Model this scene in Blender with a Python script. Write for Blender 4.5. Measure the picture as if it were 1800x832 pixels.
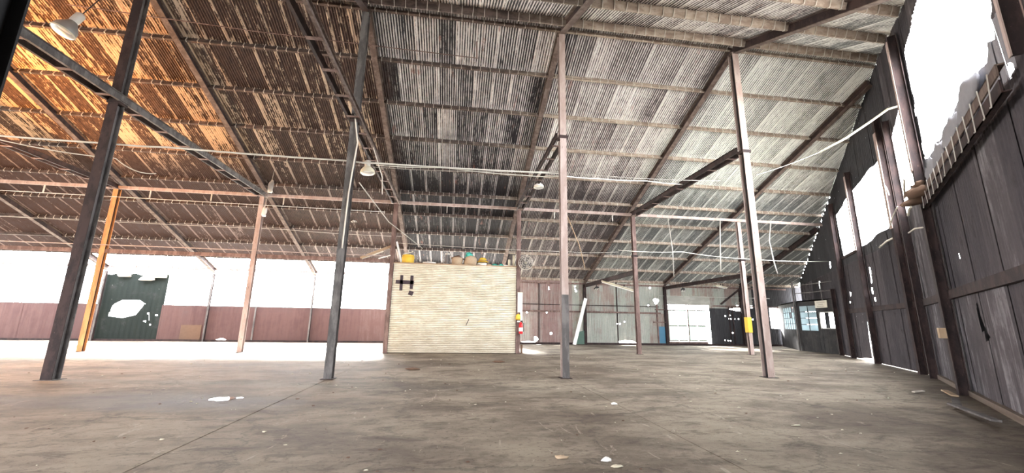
import bpy, bmesh, math, random
from mathutils import Vector, Matrix
random.seed(7)
PI = math.pi
for o in list(bpy.data.objects): bpy.data.objects.remove(o)
SC = bpy.context.scene
COL = SC.collection

# ------------------------------------------------------------------ camera
YAW, PITCH, ROLL = map(math.radians, (7.84084502, 12.0277452, 0.88095697))
Fv = Vector((math.sin(YAW)*math.cos(PITCH), math.cos(YAW)*math.cos(PITCH), math.sin(PITCH)))
R0 = Vector((math.cos(YAW), -math.sin(YAW), 0)); U0 = R0.cross(Fv)
Rv = math.cos(ROLL)*R0 + math.sin(ROLL)*U0
Uv = -math.sin(ROLL)*R0 + math.cos(ROLL)*U0
cd = bpy.data.cameras.new('camera'); cam = bpy.data.objects.new('camera', cd); COL.objects.link(cam)
cd.sensor_width = 36; cd.sensor_fit = 'HORIZONTAL'; cd.lens = 707.444/1800*36; cd.clip_start = .05; cd.clip_end = 500
cam.matrix_world = Matrix(((Rv.x, Uv.x, -Fv.x, 0), (Rv.y, Uv.y, -Fv.y, 0), (Rv.z, Uv.z, -Fv.z, 1.5), (0, 0, 0, 1)))
SC.camera = cam

# ------------------------------------------------------------------ world and exposure
SC.view_settings.view_transform = 'Standard'; SC.view_settings.look = 'None'
SC.view_settings.gamma = 1; SC.view_settings.use_curve_mapping = False
SC.view_settings.exposure = 0.25
SKY = 28.0
w = bpy.data.worlds.new('overcast'); SC.world = w; w.use_nodes = True
w.node_tree.nodes['Background'].inputs[0].default_value = (.98, .985, 1, 1)
w.node_tree.nodes['Background'].inputs[1].default_value = SKY

sd_ = bpy.data.lights.new('hazy_sun', 'SUN'); sd_.energy = 95; sd_.angle = math.radians(12); sd_.color = (1, .97, .92)
so = bpy.data.objects.new('hazy_sun', sd_); COL.objects.link(so)
so.rotation_euler = Vector((.10, -.75, -.44)).to_track_quat('-Z', 'Y').to_euler()      # from the back left, high

# ------------------------------------------------------------------ measures (metres)
S, X0 = 6.27467, -15.6897
Y1, Y2, YB = 11.4605, 20.166, 28.911           # ridge row, second row, back wall
HT, HR, HE = 7.33, 11.2, 4.541                 # tie height, ridge, back eave
SF, SN = (HR-HE)/(YB-Y1), .44                  # slopes
XC = lambda n: X0 + n*S
def rz(y): return HR - SF*(y-Y1) if y >= Y1 else HR - SN*(Y1-y)
K = Vector((15.4, 11.5, 0))                    # knee of the right wall
DA = Vector((.728381, .685172, 0)); DB = Vector((.561624, .827393, 0))
def wallx(y): return K.x + (y-K.y)*(DA.x/DA.y if y < K.y else DB.x/DB.y)
def wall_y(x): return K.y+(x-K.x)*(DA.y/DA.x if x < K.x else DB.y/DB.x)      # y where the right wall passes x
YF, XL = -4.9, -34.6                           # wall behind the camera, left wall

def portal(name, loc, rot, sx, sy):
    l = bpy.data.lights.new(name, 'AREA'); l.shape = 'RECTANGLE'; l.size = sx; l.size_y = sy
    l.cycles.is_portal = True
    o = bpy.data.objects.new(name, l); COL.objects.link(o); o.location = loc; o.rotation_euler = rot
aA = math.atan2(DA.y, DA.x); aB = math.atan2(DB.y, DB.x)
# portals only guide sky sampling through the real openings (they emit nothing)
portal('portal', K - DA*7.5 + Vector((.15*.685, -.15*.728, 7.0)), (PI/2, 0, aA), 7.2, 3.6)
portal('portal', K + DB*4 + Vector((.15, -.15, 6.6)), (PI/2, 0, aB), 8.4, 3.4)
portal('portal', ((XL-4.6)/2, YB+.3, 3.5), (PI/2, 0, PI), abs(XL+4.6), 2.8)
portal('portal', (17.6, YB+.2, 1.4), (PI/2, 0, PI), 4.4, 2.8)

# ------------------------------------------------------------------ material helpers
class NT:
    def __init__(s, name):
        s.m = bpy.data.materials.new(name); s.m.use_nodes = True; s.t = s.m.node_tree
        s.b = s.t.nodes['Principled BSDF']; s.g = None
    def n(s, kind, **kw):
        x = s.t.nodes.new(kind)
        for k, v in kw.items(): setattr(x, k, v)
        return x
    def put(s, sock, v):
        if hasattr(v, 'is_output') or isinstance(v, bpy.types.NodeSocket): s.t.links.new(v, sock)
        else: sock.default_value = v
    def pos(s):
        if not s.g: s.g = s.n('ShaderNodeNewGeometry')
        return s.g.outputs['Position']
    def obj(s): return s.n('ShaderNodeTexCoord').outputs['Object']
    def scale(s, v, sc):
        x = s.n('ShaderNodeVectorMath', operation='MULTIPLY'); s.put(x.inputs[0], v); x.inputs[1].default_value = sc
        return x.outputs[0]
    def noise(s, v, sc=1, det=4, rough=.6, w=None, dist=0):
        x = s.n('ShaderNodeTexNoise'); s.put(x.inputs['Vector'], v)
        x.inputs['Scale'].default_value = sc; x.inputs['Detail'].default_value = det
        x.inputs['Roughness'].default_value = rough; x.inputs['Distortion'].default_value = dist
        if w is not None: x.noise_dimensions = '4D'; s.put(x.inputs['W'], w)
        return x.outputs['Fac']
    def math(s, op, a, b=0, c=0, clamp=False):
        x = s.n('ShaderNodeMath', operation=op, use_clamp=clamp)
        s.put(x.inputs[0], a); s.put(x.inputs[1], b); s.put(x.inputs[2], c); return x.outputs[0]
    def step(s, v, a, b):
        x = s.n('ShaderNodeMapRange', interpolation_type='SMOOTHSTEP'); s.put(x.inputs[0], v)
        x.inputs[1].default_value = a; x.inputs[2].default_value = b; return x.outputs[0]
    def mix(s, f, a, b):
        x = s.n('ShaderNodeMix', data_type='RGBA'); s.put(x.inputs[0], f)
        for i, v in ((6, a), (7, b)):
            s.put(x.inputs[i], (*v, 1) if isinstance(v, tuple) and len(v) == 3 else v)
        return x.outputs[2]
    def sep(s, v):
        x = s.n('ShaderNodeSeparateXYZ'); s.put(x.inputs[0], v); return x.outputs
    def comb(s, a, b, c):
        x = s.n('ShaderNodeCombineXYZ')
        for i, v in enumerate((a, b, c)): s.put(x.inputs[i], v)
        return x.outputs[0]
    def bump(s, h, st=.3, d=.02):
        x = s.n('ShaderNodeBump'); s.put(x.inputs['Height'], h); x.inputs['Strength'].default_value = st
        x.inputs['Distance'].default_value = d; s.t.links.new(x.outputs[0], s.b.inputs['Normal'])
    def end(s, col, rough=.85, metal=0, spec=.3):
        s.put(s.b.inputs['Base Color'], (*col, 1) if isinstance(col, tuple) and len(col) == 3 else col)
        s.put(s.b.inputs['Roughness'], rough); s.b.inputs['Metallic'].default_value = metal
        s.b.inputs['Specular IOR Level'].default_value = spec
        return s.m

def worn(name, c1, c2, c3, sc=(3, 3, 1), a=.42, b=.6, rough=.8, metal=0, bump=.25, spot=.62):
    """two-tone worn paint with a third colour in spots"""
    t = NT(name); p = t.pos()
    n1 = t.noise(t.scale(p, sc), 1, 6, .65); n2 = t.noise(t.scale(p, tuple(k*4.3 for k in sc)), 1, 5, .7)
    c = t.mix(t.step(n1, a, b), c1, c2); c = t.mix(t.step(n2, spot, spot+.07), c, c3)
    t.bump(n2, bump); return t.end(c, rough, metal)
def plain(name, c, rough=.6, metal=0, var=.25, sc=6):
    t = NT(name); n = t.noise(t.pos(), sc, 4)
    d = tuple(k*(1-var) for k in c); t.bump(n, .1, .01)
    return t.end(t.mix(n, d, c), rough, metal)

def m_roof():
    t = NT('roof_sheet_paint'); p = t.pos(); x, y, z = t.sep(p)[:3]
    ux = t.math('DIVIDE', t.math('SUBTRACT', x, X0), S/9)
    ix = t.math('FLOOR', ux); fx = t.math('FRACT', ux)
    iy = t.math('FLOOR', t.math('DIVIDE', t.math('SUBTRACT', y, Y1), (YB-Y1)/10))
    wn = t.n('ShaderNodeTexWhiteNoise', noise_dimensions='3D'); t.put(wn.inputs[0], t.comb(ix, iy, 0.0)); rnd = wn.outputs[0]
    off = t.math('MULTIPLY', rnd, 37.0)
    streak = t.noise(t.comb(t.math('MULTIPLY', x, 9), t.math('MULTIPLY', y, .8), 0.0), 1, 3, .6, w=off)
    blot = t.noise(t.comb(t.math('MULTIPLY', x, 7.5), t.math('MULTIPLY', y, 3.6), 3.0), 1, 8, .78, w=off)
    fine = t.noise(t.comb(t.math('MULTIPLY', x, 30), t.math('MULTIPLY', y, 6), 0.0), 1, 4, .7)
    fy = t.math('FRACT', t.math('DIVIDE', t.math('SUBTRACT', y, Y1), (YB-Y1)/10))
    lapx = t.math('SUBTRACT', 1.0, t.step(fx, .10, .22)); lapy = t.math('SUBTRACT', 1.0, t.step(fy, .0, .16))
    lapy2 = t.step(fy, .86, .99)
    crest = t.math('MULTIPLY_ADD', t.math('COSINE', t.math('MULTIPLY', ux, 8*2*PI)), .5, .5)
    # zones of the roof: own paint and wear, paler towards the lit right
    wob = t.math('MULTIPLY', t.math('SUBTRACT', rnd, .5), 1.0)
    xw = t.math('ADD', x, wob)
    zL = t.step(xw, -3.6, -2.8); zR = t.step(xw, 2.6, 3.6); zRR = t.step(xw, 8.9, 10)
    zLL = t.math('SUBTRACT', 1.0, t.step(xw, -9.9, -8.7))
    # left zone: brown with cream flakes where the paint holds
    hold = t.math('ADD', blot, t.math('MULTIPLY', t.math('SUBTRACT', streak, .5), .7))
    hold = t.math('ADD', hold, t.math('MULTIPLY', lapx, .16))
    hold = t.math('ADD', hold, t.math('MULTIPLY', t.math('SUBTRACT', rnd, .5), .30))
    hold = t.math('ADD', hold, t.math('MULTIPLY', lapy2, .10))
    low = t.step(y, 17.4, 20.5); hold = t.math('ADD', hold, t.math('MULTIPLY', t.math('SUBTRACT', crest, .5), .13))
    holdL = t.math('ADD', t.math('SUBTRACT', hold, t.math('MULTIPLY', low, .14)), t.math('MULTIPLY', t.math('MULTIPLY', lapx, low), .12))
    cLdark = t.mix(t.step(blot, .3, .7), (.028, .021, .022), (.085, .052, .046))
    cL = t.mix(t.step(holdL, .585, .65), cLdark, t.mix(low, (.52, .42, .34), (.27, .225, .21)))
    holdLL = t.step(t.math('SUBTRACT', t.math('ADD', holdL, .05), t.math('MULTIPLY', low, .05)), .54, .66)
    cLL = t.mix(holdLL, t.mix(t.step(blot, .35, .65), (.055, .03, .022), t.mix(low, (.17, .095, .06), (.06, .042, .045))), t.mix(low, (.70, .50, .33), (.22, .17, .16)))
    # middle zone: dark grey sheets, pale worn crests
    cr = t.math('ADD', t.math('MULTIPLY', crest, .55), t.math('MULTIPLY', t.math('SUBTRACT', holdL, .5), 1.5))
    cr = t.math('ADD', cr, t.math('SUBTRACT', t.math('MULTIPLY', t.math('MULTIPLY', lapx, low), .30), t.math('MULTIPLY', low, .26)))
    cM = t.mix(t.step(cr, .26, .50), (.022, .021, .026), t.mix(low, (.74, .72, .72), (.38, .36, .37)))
    rust = t.step(t.noise(t.comb(t.math('MULTIPLY', x, 4), t.math('MULTIPLY', y, 1.0), 9.0), 1, 5, .7), .60, .68)
    cM = t.mix(t.math('MULTIPLY', rust, .7), cM, (.26, .13, .11))
    # right zones: whitewash gone grey and pink, daylight there put into its tone
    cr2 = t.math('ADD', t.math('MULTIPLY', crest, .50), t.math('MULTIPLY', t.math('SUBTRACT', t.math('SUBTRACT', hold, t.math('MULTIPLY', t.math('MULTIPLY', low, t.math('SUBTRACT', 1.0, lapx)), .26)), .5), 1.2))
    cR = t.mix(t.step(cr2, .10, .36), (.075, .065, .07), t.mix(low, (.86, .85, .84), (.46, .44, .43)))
    cR = t.mix(t.math('MULTIPLY', rust, .55), cR, (.45, .30, .28))
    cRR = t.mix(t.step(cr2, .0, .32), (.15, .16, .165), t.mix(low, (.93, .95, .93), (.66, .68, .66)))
    cRR = t.mix(t.math('MULTIPLY', t.step(streak, .58, .66), .5), cRR, (.25, .27, .28))
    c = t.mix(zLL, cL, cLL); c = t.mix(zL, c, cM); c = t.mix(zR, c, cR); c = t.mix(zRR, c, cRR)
    c = t.mix(t.math('MULTIPLY', lapy, .25), c, (.6, .58, .56))
    t.bump(fine, .15, .01)
    return t.end(c, .75, 0, .3)

def m_wall(name, stops, grime=(.05, .05, .055), pitch=.9, gr=.5, x0=0, streakx=6):
    """vertical sheets: a colour per sheet from 'stops', run marks downwards"""
    t = NT(name); p = t.pos(); x, y, z = t.sep(p)[:3]
    d = t.math('ADD', x, t.math('MULTIPLY', y, .73))
    ix = t.math('FLOOR', t.math('DIVIDE', t.math('SUBTRACT', x, x0), pitch))
    wn = t.n('ShaderNodeTexWhiteNoise', noise_dimensions='2D'); t.put(wn.inputs[0], t.comb(ix, t.math('FLOOR', t.math('DIVIDE', z, 2.3)), 0.0)); rnd = wn.outputs[0]
    st = t.noise(t.comb(t.math('MULTIPLY', d, streakx), t.math('MULTIPLY', z, .55), 0.0), 1, 5, .65)
    bl = t.noise(t.comb(t.math('MULTIPLY', d, 1.4), t.math('MULTIPLY', z, 1.3), 4.0), 1, 7, .7)
    r = t.n('ShaderNodeValToRGB'); r.color_ramp.interpolation = 'EASE'
    while len(r.color_ramp.elements) < len(stops): r.color_ramp.elements.new(.5)
    for i, c in enumerate(stops):
        r.color_ramp.elements[i].position = i/(len(stops)-1)*.5+.25; r.color_ramp.elements[i].color = (*c, 1)
    t.put(r.inputs[0], t.math('ADD', t.math('MULTIPLY', rnd, .22), t.math('ADD', t.math('MULTIPLY', st, .45), t.math('MULTIPLY', bl, .4))))
    c = t.mix(t.math('MULTIPLY', t.step(bl, .52, .72), gr), r.outputs[0], grime)
    c = t.mix(t.math('MULTIPLY', t.step(t.noise(p, 9, 5, .7), .64, .7), .5), c, grime)
    t.bump(t.math('ADD', st, bl), .3, .03)
    return t.end(c, .8, 0, .25)

def m_floor():
    t = NT('stained_concrete'); p = t.pos(); x, y, z = t.sep(p)[:3]
    a = t.noise(t.scale(p, (.35, .55, 1)), 1, 8, .68); b = t.noise(t.scale(p, (1.6, 3.2, 1)), 1, 8, .72, dist=.6)
    f = t.noise(p, 13, 8, .8); g = t.noise(t.scale(p, (4, 1.1, 1)), 1, 6, .75, dist=1.2)
    c = t.mix(t.step(a, .36, .62), (.14, .114, .09), (.31, .27, .215))
    c = t.mix(t.math('MULTIPLY', t.step(b, .48, .66), .6), c, (.072, .055, .045))
    c = t.mix(t.math('MULTIPLY', t.step(g, .60, .68), .55), c, (.50, .44, .36))
    c = t.mix(t.math('MULTIPLY', t.step(f, .54, .64), .6), c, (.055, .044, .036))
    # damp patch round the puddle
    dx = t.math('MULTIPLY', t.math('ADD', x, 5.6), .33); dy = t.math('ADD', t.math('ADD', y, -8.6), t.math('MULTIPLY', t.math('ADD', x, 5.6), .12))
    r = t.math('SQRT', t.math('ADD', t.math('MULTIPLY', dx, dx), t.math('MULTIPLY', dy, dy)))
    r = t.math('ADD', r, t.math('MULTIPLY', t.math('SUBTRACT', b, .5), 1.6))
    damp = t.math('SUBTRACT', 1.0, t.step(r, .5, 1.15))
    # darker towards the right wall
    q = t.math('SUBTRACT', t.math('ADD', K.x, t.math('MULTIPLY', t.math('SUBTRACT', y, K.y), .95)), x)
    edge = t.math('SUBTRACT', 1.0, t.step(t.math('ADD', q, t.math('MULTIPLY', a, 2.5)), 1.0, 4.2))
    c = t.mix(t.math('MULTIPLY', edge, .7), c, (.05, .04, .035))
    c = t.mix(t.math('MULTIPLY', damp, .55), c, (.06, .055, .055))
    cr = t.n('ShaderNodeTexVoronoi', feature='DISTANCE_TO_EDGE'); cr.inputs['Scale'].default_value = .32
    wv = t.n('ShaderNodeVectorMath', operation='ADD'); t.put(wv.inputs[0], p)
    t.put(wv.inputs[1], t.comb(t.math('MULTIPLY', b, 1.2), t.math('MULTIPLY', a, 1.5), 0.0)); t.put(cr.inputs['Vector'], wv.outputs[0])
    crack = t.math('SUBTRACT', 1.0, t.step(cr.outputs[0], .0, .012))
    c = t.mix(t.math('MULTIPLY', crack, .45), c, (.05, .045, .04))
    rough = t.math('SUBTRACT', t.math('MULTIPLY_ADD', a, .3, .62), t.math('MULTIPLY', damp, .1))
    t.bump(t.math('ADD', t.math('MULTIPLY', b, 1.0), t.math('MULTIPLY', f, .5)), .8, .05)
    return t.end(c, rough, 0, .14)

M = {}
M['roof'] = m_roof()
M['floor'] = m_floor()
M['wall_grey'] = m_wall('weathered_grey_cladding', [(.13, .12, .115), (.27, .215, .195), (.34, .36, .33), (.50, .49, .45)], gr=.35)
M['wall_red'] = m_wall('faded_red_cladding', [(.13, .10, .10), (.23, .155, .15), (.30, .255, .245), (.37, .37, .355)], gr=.35)
M['wall_brick'] = m_wall('brick_red_board', [(.06, .033, .034), (.09, .05, .05), (.11, .063, .06), (.14, .09, .085)], gr=.2, pitch=2.09)
M['wall_right'] = m_wall('dark_grey_board', [(.016, .014, .017), (.040, .036, .042), (.068, .060, .066), (.22, .21, .225)], grime=(.008, .007, .008), gr=.8, streakx=4)  # near-black grey boards with darker blotches
M['wall_dark'] = m_wall('dark_board', [(.02, .02, .025), (.04, .04, .045), (.06, .06, .065)], gr=.6)
M['wall_green'] = m_wall('dark_green_board', [(.005, .009, .010), (.009, .015, .014), (.014, .021, .018)], gr=.4)
M['office'] = worn('office_black_board', (.014, .013, .014), (.028, .026, .026), (.06, .055, .05), (2, 2, 1.5))
M['steel'] = worn('red_oxide_steel', (.12, .078, .07), (.21, .145, .13), (.06, .045, .04), (5, 5, 1.6))
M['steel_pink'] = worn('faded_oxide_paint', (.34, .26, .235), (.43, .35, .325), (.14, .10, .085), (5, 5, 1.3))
M['steel_mid'] = worn('brown_steel', (.085, .06, .052), (.15, .115, .10), (.045, .032, .03), (5, 5, 1.6))
M['steel_dark'] = worn('dark_oxide_steel', (.022, .015, .016), (.045, .028, .027), (.09, .055, .05), (4, 4, 2))
M['steel_orange_lit'] = worn('orange_lit_steel', (.42, .20, .09), (.52, .27, .12), (.2, .1, .06), (5, 5, 1.5))  # sodium lamp glow put into the steel colour
M['steel_grey'] = worn('grey_painted_steel', (.085, .08, .08), (.16, .15, .148), (.05, .042, .042), (5, 5, 1.6))
def m_purlin():
    t = NT('purlin_steel'); p = t.pos(); x = t.sep(p)[0]
    n1 = t.noise(t.scale(p, (2.5, 6, 6)), 1, 6, .65); n2 = t.noise(t.scale(p, (11, 25, 25)), 1, 5, .7)
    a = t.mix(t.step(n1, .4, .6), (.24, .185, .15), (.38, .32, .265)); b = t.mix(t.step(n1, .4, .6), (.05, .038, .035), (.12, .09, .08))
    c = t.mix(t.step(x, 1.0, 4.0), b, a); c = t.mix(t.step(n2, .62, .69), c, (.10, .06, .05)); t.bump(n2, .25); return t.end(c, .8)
M['purlin'] = m_purlin()
M['bolt'] = plain('galvanised_bolt', (.62, .58, .52), .55, .1)
M['galv'] = plain('galvanised_pipe', (.55, .53, .49), .5, .2)
M['cable'] = plain('white_cable', (.70, .68, .62), .6)
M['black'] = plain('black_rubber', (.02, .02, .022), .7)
def m_shutter():
    t = NT('cream_shutter_paint'); p = t.pos(); z = t.sep(p)[2]
    n1 = t.noise(t.scale(p, (1.5, 1.5, 4)), 1, 6, .65); n2 = t.noise(t.scale(p, (7, 7, 22)), 1, 6, .75)
    c = t.mix(t.step(n1, .35, .65), (.56, .52, .41), (.74, .70, .59))
    fz = t.math('FRACT', t.math('DIVIDE', t.math('SUBTRACT', z, .02), 4.22/50))
    gr = t.math('ADD', t.math('SUBTRACT', 1.0, t.step(fz, .0, .22)), t.step(fz, .86, 1.0), clamp=True)
    c = t.mix(t.math('MULTIPLY', gr, t.math('ADD', .25, t.math('MULTIPLY', n1, .8))), c, (.20, .15, .11))
    low = t.math('SUBTRACT', 1.0, t.step(z, .0, 1.6)); c = t.mix(t.math('MULTIPLY', t.math('MULTIPLY', low, n2), .6), c, (.25, .2, .15))
    c = t.mix(t.step(n2, .66, .72), c, (.24, .19, .14)); t.bump(n2, .15); return t.end(c, .6)
M['shutter'] = m_shutter()
M['tape'] = plain('dark_tape', (.045, .03, .04), .5)
M['white'] = plain('white_board', (.85, .85, .83), .6, 0, .1)
M['cream'] = plain('cream_paint', (.68, .64, .50), .5)
M['yellow'] = plain('yellow_plastic', (.80, .52, .06), .5)
M['sack'] = plain('hessian', (.52, .40, .28), .9, 0, .35, 14)
M['teal'] = plain('teal_cloth', (.08, .45, .38), .9)
M['brown'] = plain('brown_cloth', (.16, .10, .07), .9)
M['red'] = plain('red_paint', (.65, .03, .04), .35)
M['blue'] = plain('blue_door_paint', (.08, .22, .34), .6)
M['wood'] = plain('raw_timber', (.45, .33, .22), .8, 0, .4)
M['wood_pale'] = plain('pale_timber', (.72, .68, .60), .8, 0, .3)
M['green'] = plain('green_panel', (.10, .17, .14), .7)
M['concrete'] = worn('pale_concrete', (.36, .36, .33), (.45, .45, .42), (.22, .21, .2), (1, 1, 3))
M['dirt'] = plain('dry_dirt', (.20, .16, .13), .95, 0, .4, 10)
M['sign'] = plain('sign_board', (.66, .62, .52), .6)
M['ink'] = plain('faded_ink', (.33, .31, .26), .7)
M['alu'] = plain('lamp_housing', (.33, .33, .32), .4, .5)
M['plaster'] = plain('old_lining', (.62, .56, .50), .9)
M['lining'] = plain('grey_lining', (.26, .26, .29), .9)
M['ground'] = plain('outdoor_ground', (.55, .54, .5), .9, 0, .15, .3)
t = NT('water'); M['water'] = t.end((.03, .03, .035), .04, 0, 1.0)
t = NT('frosted_diffuser'); t.b.inputs['Transmission Weight'].default_value = .5; M['lens'] = t.end((.82, .84, .82), .35)
def m_trans(name, col, k):
    m = bpy.data.materials.new(name); m.use_nodes = True; t = m.node_tree; out = t.nodes['Material Output']
    a = t.nodes.new('ShaderNodeBsdfDiffuse'); b = t.nodes.new('ShaderNodeBsdfTranslucent'); mx = t.nodes.new('ShaderNodeMixShader')
    tc = t.nodes.new('ShaderNodeNewGeometry'); nz = t.nodes.new('ShaderNodeTexNoise'); nz.inputs['Scale'].default_value = 2.2
    r = t.nodes.new('ShaderNodeMix'); r.data_type = 'RGBA'
    r.inputs[6].default_value = (*[c*.8 for c in col], 1); r.inputs[7].default_value = (*col, 1)
    t.links.new(tc.outputs['Position'], nz.inputs['Vector']); t.links.new(nz.outputs['Fac'], r.inputs[0])
    for s in (a, b): t.links.new(r.outputs[2], s.inputs['Color'])
    mx.inputs[0].default_value = k; t.links.new(a.outputs[0], mx.inputs[1]); t.links.new(b.outputs[0], mx.inputs[2])
    t.links.new(mx.outputs[0], out.inputs['Surface']); return m
M['trans'] = m_trans('translucent_sheet', (.036, .048, .042), .6)
M['pane'] = m_trans('dusty_glass', (.36, .42, .44), .8)

# ------------------------------------------------------------------ object helpers
def tag(o, label=None, cat=None, group=None, kind=None):
    for k, v in (('label', label), ('category', cat), ('group', group), ('kind', kind)):
        if v: o[k] = v
    return o
def empty(name, loc=(0, 0, 0), rz_=0, **kw):
    o = bpy.data.objects.new(name, None); o.empty_display_size = .1; COL.objects.link(o)
    o.location = loc; o.rotation_euler = (0, 0, rz_); return tag(o, **kw)
def link(name, me, parent=None, loc=None, rot=None, **kw):
    o = bpy.data.objects.new(name, me); COL.objects.link(o)
    if parent: o.parent = parent
    if loc is not None: o.location = loc
    if rot is not None: o.rotation_euler = rot
    return tag(o, **kw)
class MB:
    """a small mesh collector"""
    def __init__(s): s.v = []; s.f = []; s.sm = []
    def raw(s, vs, fs, smooth=False):
        b = len(s.v); s.v += [tuple(v) for v in vs]; s.f += [tuple(i+b for i in f) for f in fs]; s.sm += [smooth]*len(fs); return s
    def box(s, x0, x1, y0, y1, z0, z1, m=None):
        vs = [Vector((x, y, z)) for z in (z0, z1) for x, y in ((x0, y0), (x1, y0), (x1, y1), (x0, y1))]
        if m: vs = [m @ v for v in vs]
        return s.raw(vs, [(3, 2, 1, 0), (4, 5, 6, 7), (0, 1, 5, 4), (1, 2, 6, 5), (2, 3, 7, 6), (3, 0, 4, 7)])
    def prof(s, pts, p0, p1, up=(0, 0, 1), closed=True):
        """sweep a 2D outline (side, up) from p0 to p1"""
        p0, p1 = Vector(p0), Vector(p1); d = (p1-p0).normalized(); sd = d.cross(Vector(up)).normalized(); u = sd.cross(d)
        n = len(pts); vs = [p + sd*a + u*b for p in (p0, p1) for a, b in pts]
        fs = [(i, (i+1) % n, (i+1) % n+n, i+n) for i in range(n if closed else n-1)]
        if closed: fs += [tuple(range(n-1, -1, -1)), tuple(range(n, 2*n))]
        return s.raw(vs, fs)
    def bar(s, p0, p1, w_, h, up=(0, 0, 1)):
        a, b = w_/2, h/2; return s.prof([(-a, -b), (a, -b), (a, b), (-a, b)], p0, p1, up)
    def tube(s, pts, r, seg=7, cap=True):
        pts = [Vector(p) for p in pts]; rings = []
        for i, p in enumerate(pts):
            d = (pts[min(i+1, len(pts)-1)]-pts[max(i-1, 0)]).normalized()
            a = d.cross(Vector((0, 0, 1)) if abs(d.z) < .9 else Vector((1, 0, 0))).normalized(); b = a.cross(d)
            rr = r[i] if isinstance(r, (list, tuple)) else r
            rings.append([p+(a*math.cos(2*PI*k/seg)+b*math.sin(2*PI*k/seg))*rr for k in range(seg)])
        fs = [(i*seg+k, i*seg+(k+1) % seg, (i+1)*seg+(k+1) % seg, (i+1)*seg+k) for i in range(len(pts)-1) for k in range(seg)]
        if cap: fs += [tuple(range(seg-1, -1, -1)), tuple(range((len(pts)-1)*seg, len(pts)*seg))]
        return s.raw([v for r_ in rings for v in r_], fs, True)
    def lathe(s, prof, seg=16, c=(0, 0, 0), m=None):
        c = Vector(c); vs = []
        for r, z in prof:
            for k in range(seg):
                v = Vector((r*math.cos(2*PI*k/seg), r*math.sin(2*PI*k/seg), z)); vs.append((m @ v if m else v)+c)
        n = len(prof)
        fs = [(i*seg+k, i*seg+(k+1) % seg, (i+1)*seg+(k+1) % seg, (i+1)*seg+k) for i in range(n-1) for k in range(seg)]
        return s.raw(vs, fs, True)
    def mesh(s, name, m):
        me = bpy.data.meshes.new(name); me.from_pydata(s.v, [], s.f); me.materials.append(m)
        me.polygons.foreach_set('use_smooth', s.sm); me.update(); return me
    def obj(s, name, m, parent=None, **kw): return link(name, s.mesh(name, m), parent, **kw)

def lump(c, r, sc=(1, 1, 1), seed=0, seg=10, rings=7, amp=.12, flat=True):
    """an irregular rounded mass resting on its base"""
    rg = random.Random(seed); b = MB(); vs = []
    ph = [rg.uniform(0, 6.28) for _ in range(6)]
    for i in range(rings+1):
        th = PI*i/rings
        for k in range(seg):
            a = 2*PI*k/seg
            q = 1+amp*(math.sin(2*a+ph[0])*math.sin(th*2+ph[1])+.7*math.sin(3*a+ph[2]+th*3)+.4*math.sin(5*a+ph[3]-th*4))
            z = math.cos(th)*q
            if flat and z < -.55: z = -.55
            vs.append(Vector((c[0]+r*sc[0]*math.sin(th)*math.cos(a)*q, c[1]+r*sc[1]*math.sin(th)*math.sin(a)*q, c[2]+r*sc[2]*(z+.55))))
    fs = [(i*seg+k, (i+1)*seg+k, (i+1)*seg+(k+1) % seg, i*seg+(k+1) % seg) for i in range(rings) for k in range(seg)]
    return b.raw(vs, fs, True)

def scan(poly, u):
    """z-spans of a polygon at abscissa u"""
    zs = []
    for i in range(len(poly)):
        (a, b), (c, d) = poly[i], poly[(i+1) % len(poly)]
        if (a <= u) != (c <= u): zs.append(b+(d-b)*(u-a)/(c-a))
    zs.sort(); return list(zip(zs[::2], zs[1::2]))
def sheet_strips(org, du, u0, u1, zlo, zhi, holes, amp=.012, pitch=.12, off=0., nrm=None, ov=.11):
    """a corrugated vertical sheet between u0 and u1, with holes cut out, in world space"""
    u1 += ov; b = MB(); n = max(2, int(round((u1-u0)/(pitch/4)))); st = (u1-u0)/n
    nr = nrm or Vector((du.y, -du.x, 0))
    fl = zlo if callable(zlo) else (lambda u: zlo); fh = zhi if callable(zhi) else (lambda u: zhi)
    def P(u, z): 
        return org + du*u + nr*(amp*math.cos(2*PI*u/pitch)+off) + Vector((0, 0, z))
    for i in range(n):
        a = u0+i*st; c = a+st; um = (a+c)/2
        def spans(u):
            sp = [(fl(u), fh(u))]
            for h in holes:
                for s0, s1 in scan(h, u):
                    nx = []
                    for p, q in sp:
                        if s1 <= p or s0 >= q: nx.append((p, q)); continue
                        if s0 > p: nx.append((p, s0))
                        if s1 < q: nx.append((s1, q))
                    sp = nx
            return [q for q in sp if q[1]-q[0] > .004]
        sa, sc_ = spans(a+1e-4), spans(c-1e-4)
        if len(sa) != len(sc_): sa = sc_ = spans(um)
        for (p, q), (r, s_) in zip(sa, sc_):
            b.raw([P(a, p), P(c, r), P(c, s_), P(a, q)], [(0, 1, 2, 3)])
    return b
def blob(u, z, ru, rz_=None, n=9, seed=0, j=.35):
    rg = random.Random(seed*7+int(u*31)+int(z*17)); rz_ = rz_ or ru
    return [(u+ru*math.cos(2*PI*i/n)*(1+rg.uniform(-j, j)), z+rz_*math.sin(2*PI*i/n)*(1+rg.uniform(-j, j))) for i in range(n)]

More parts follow.
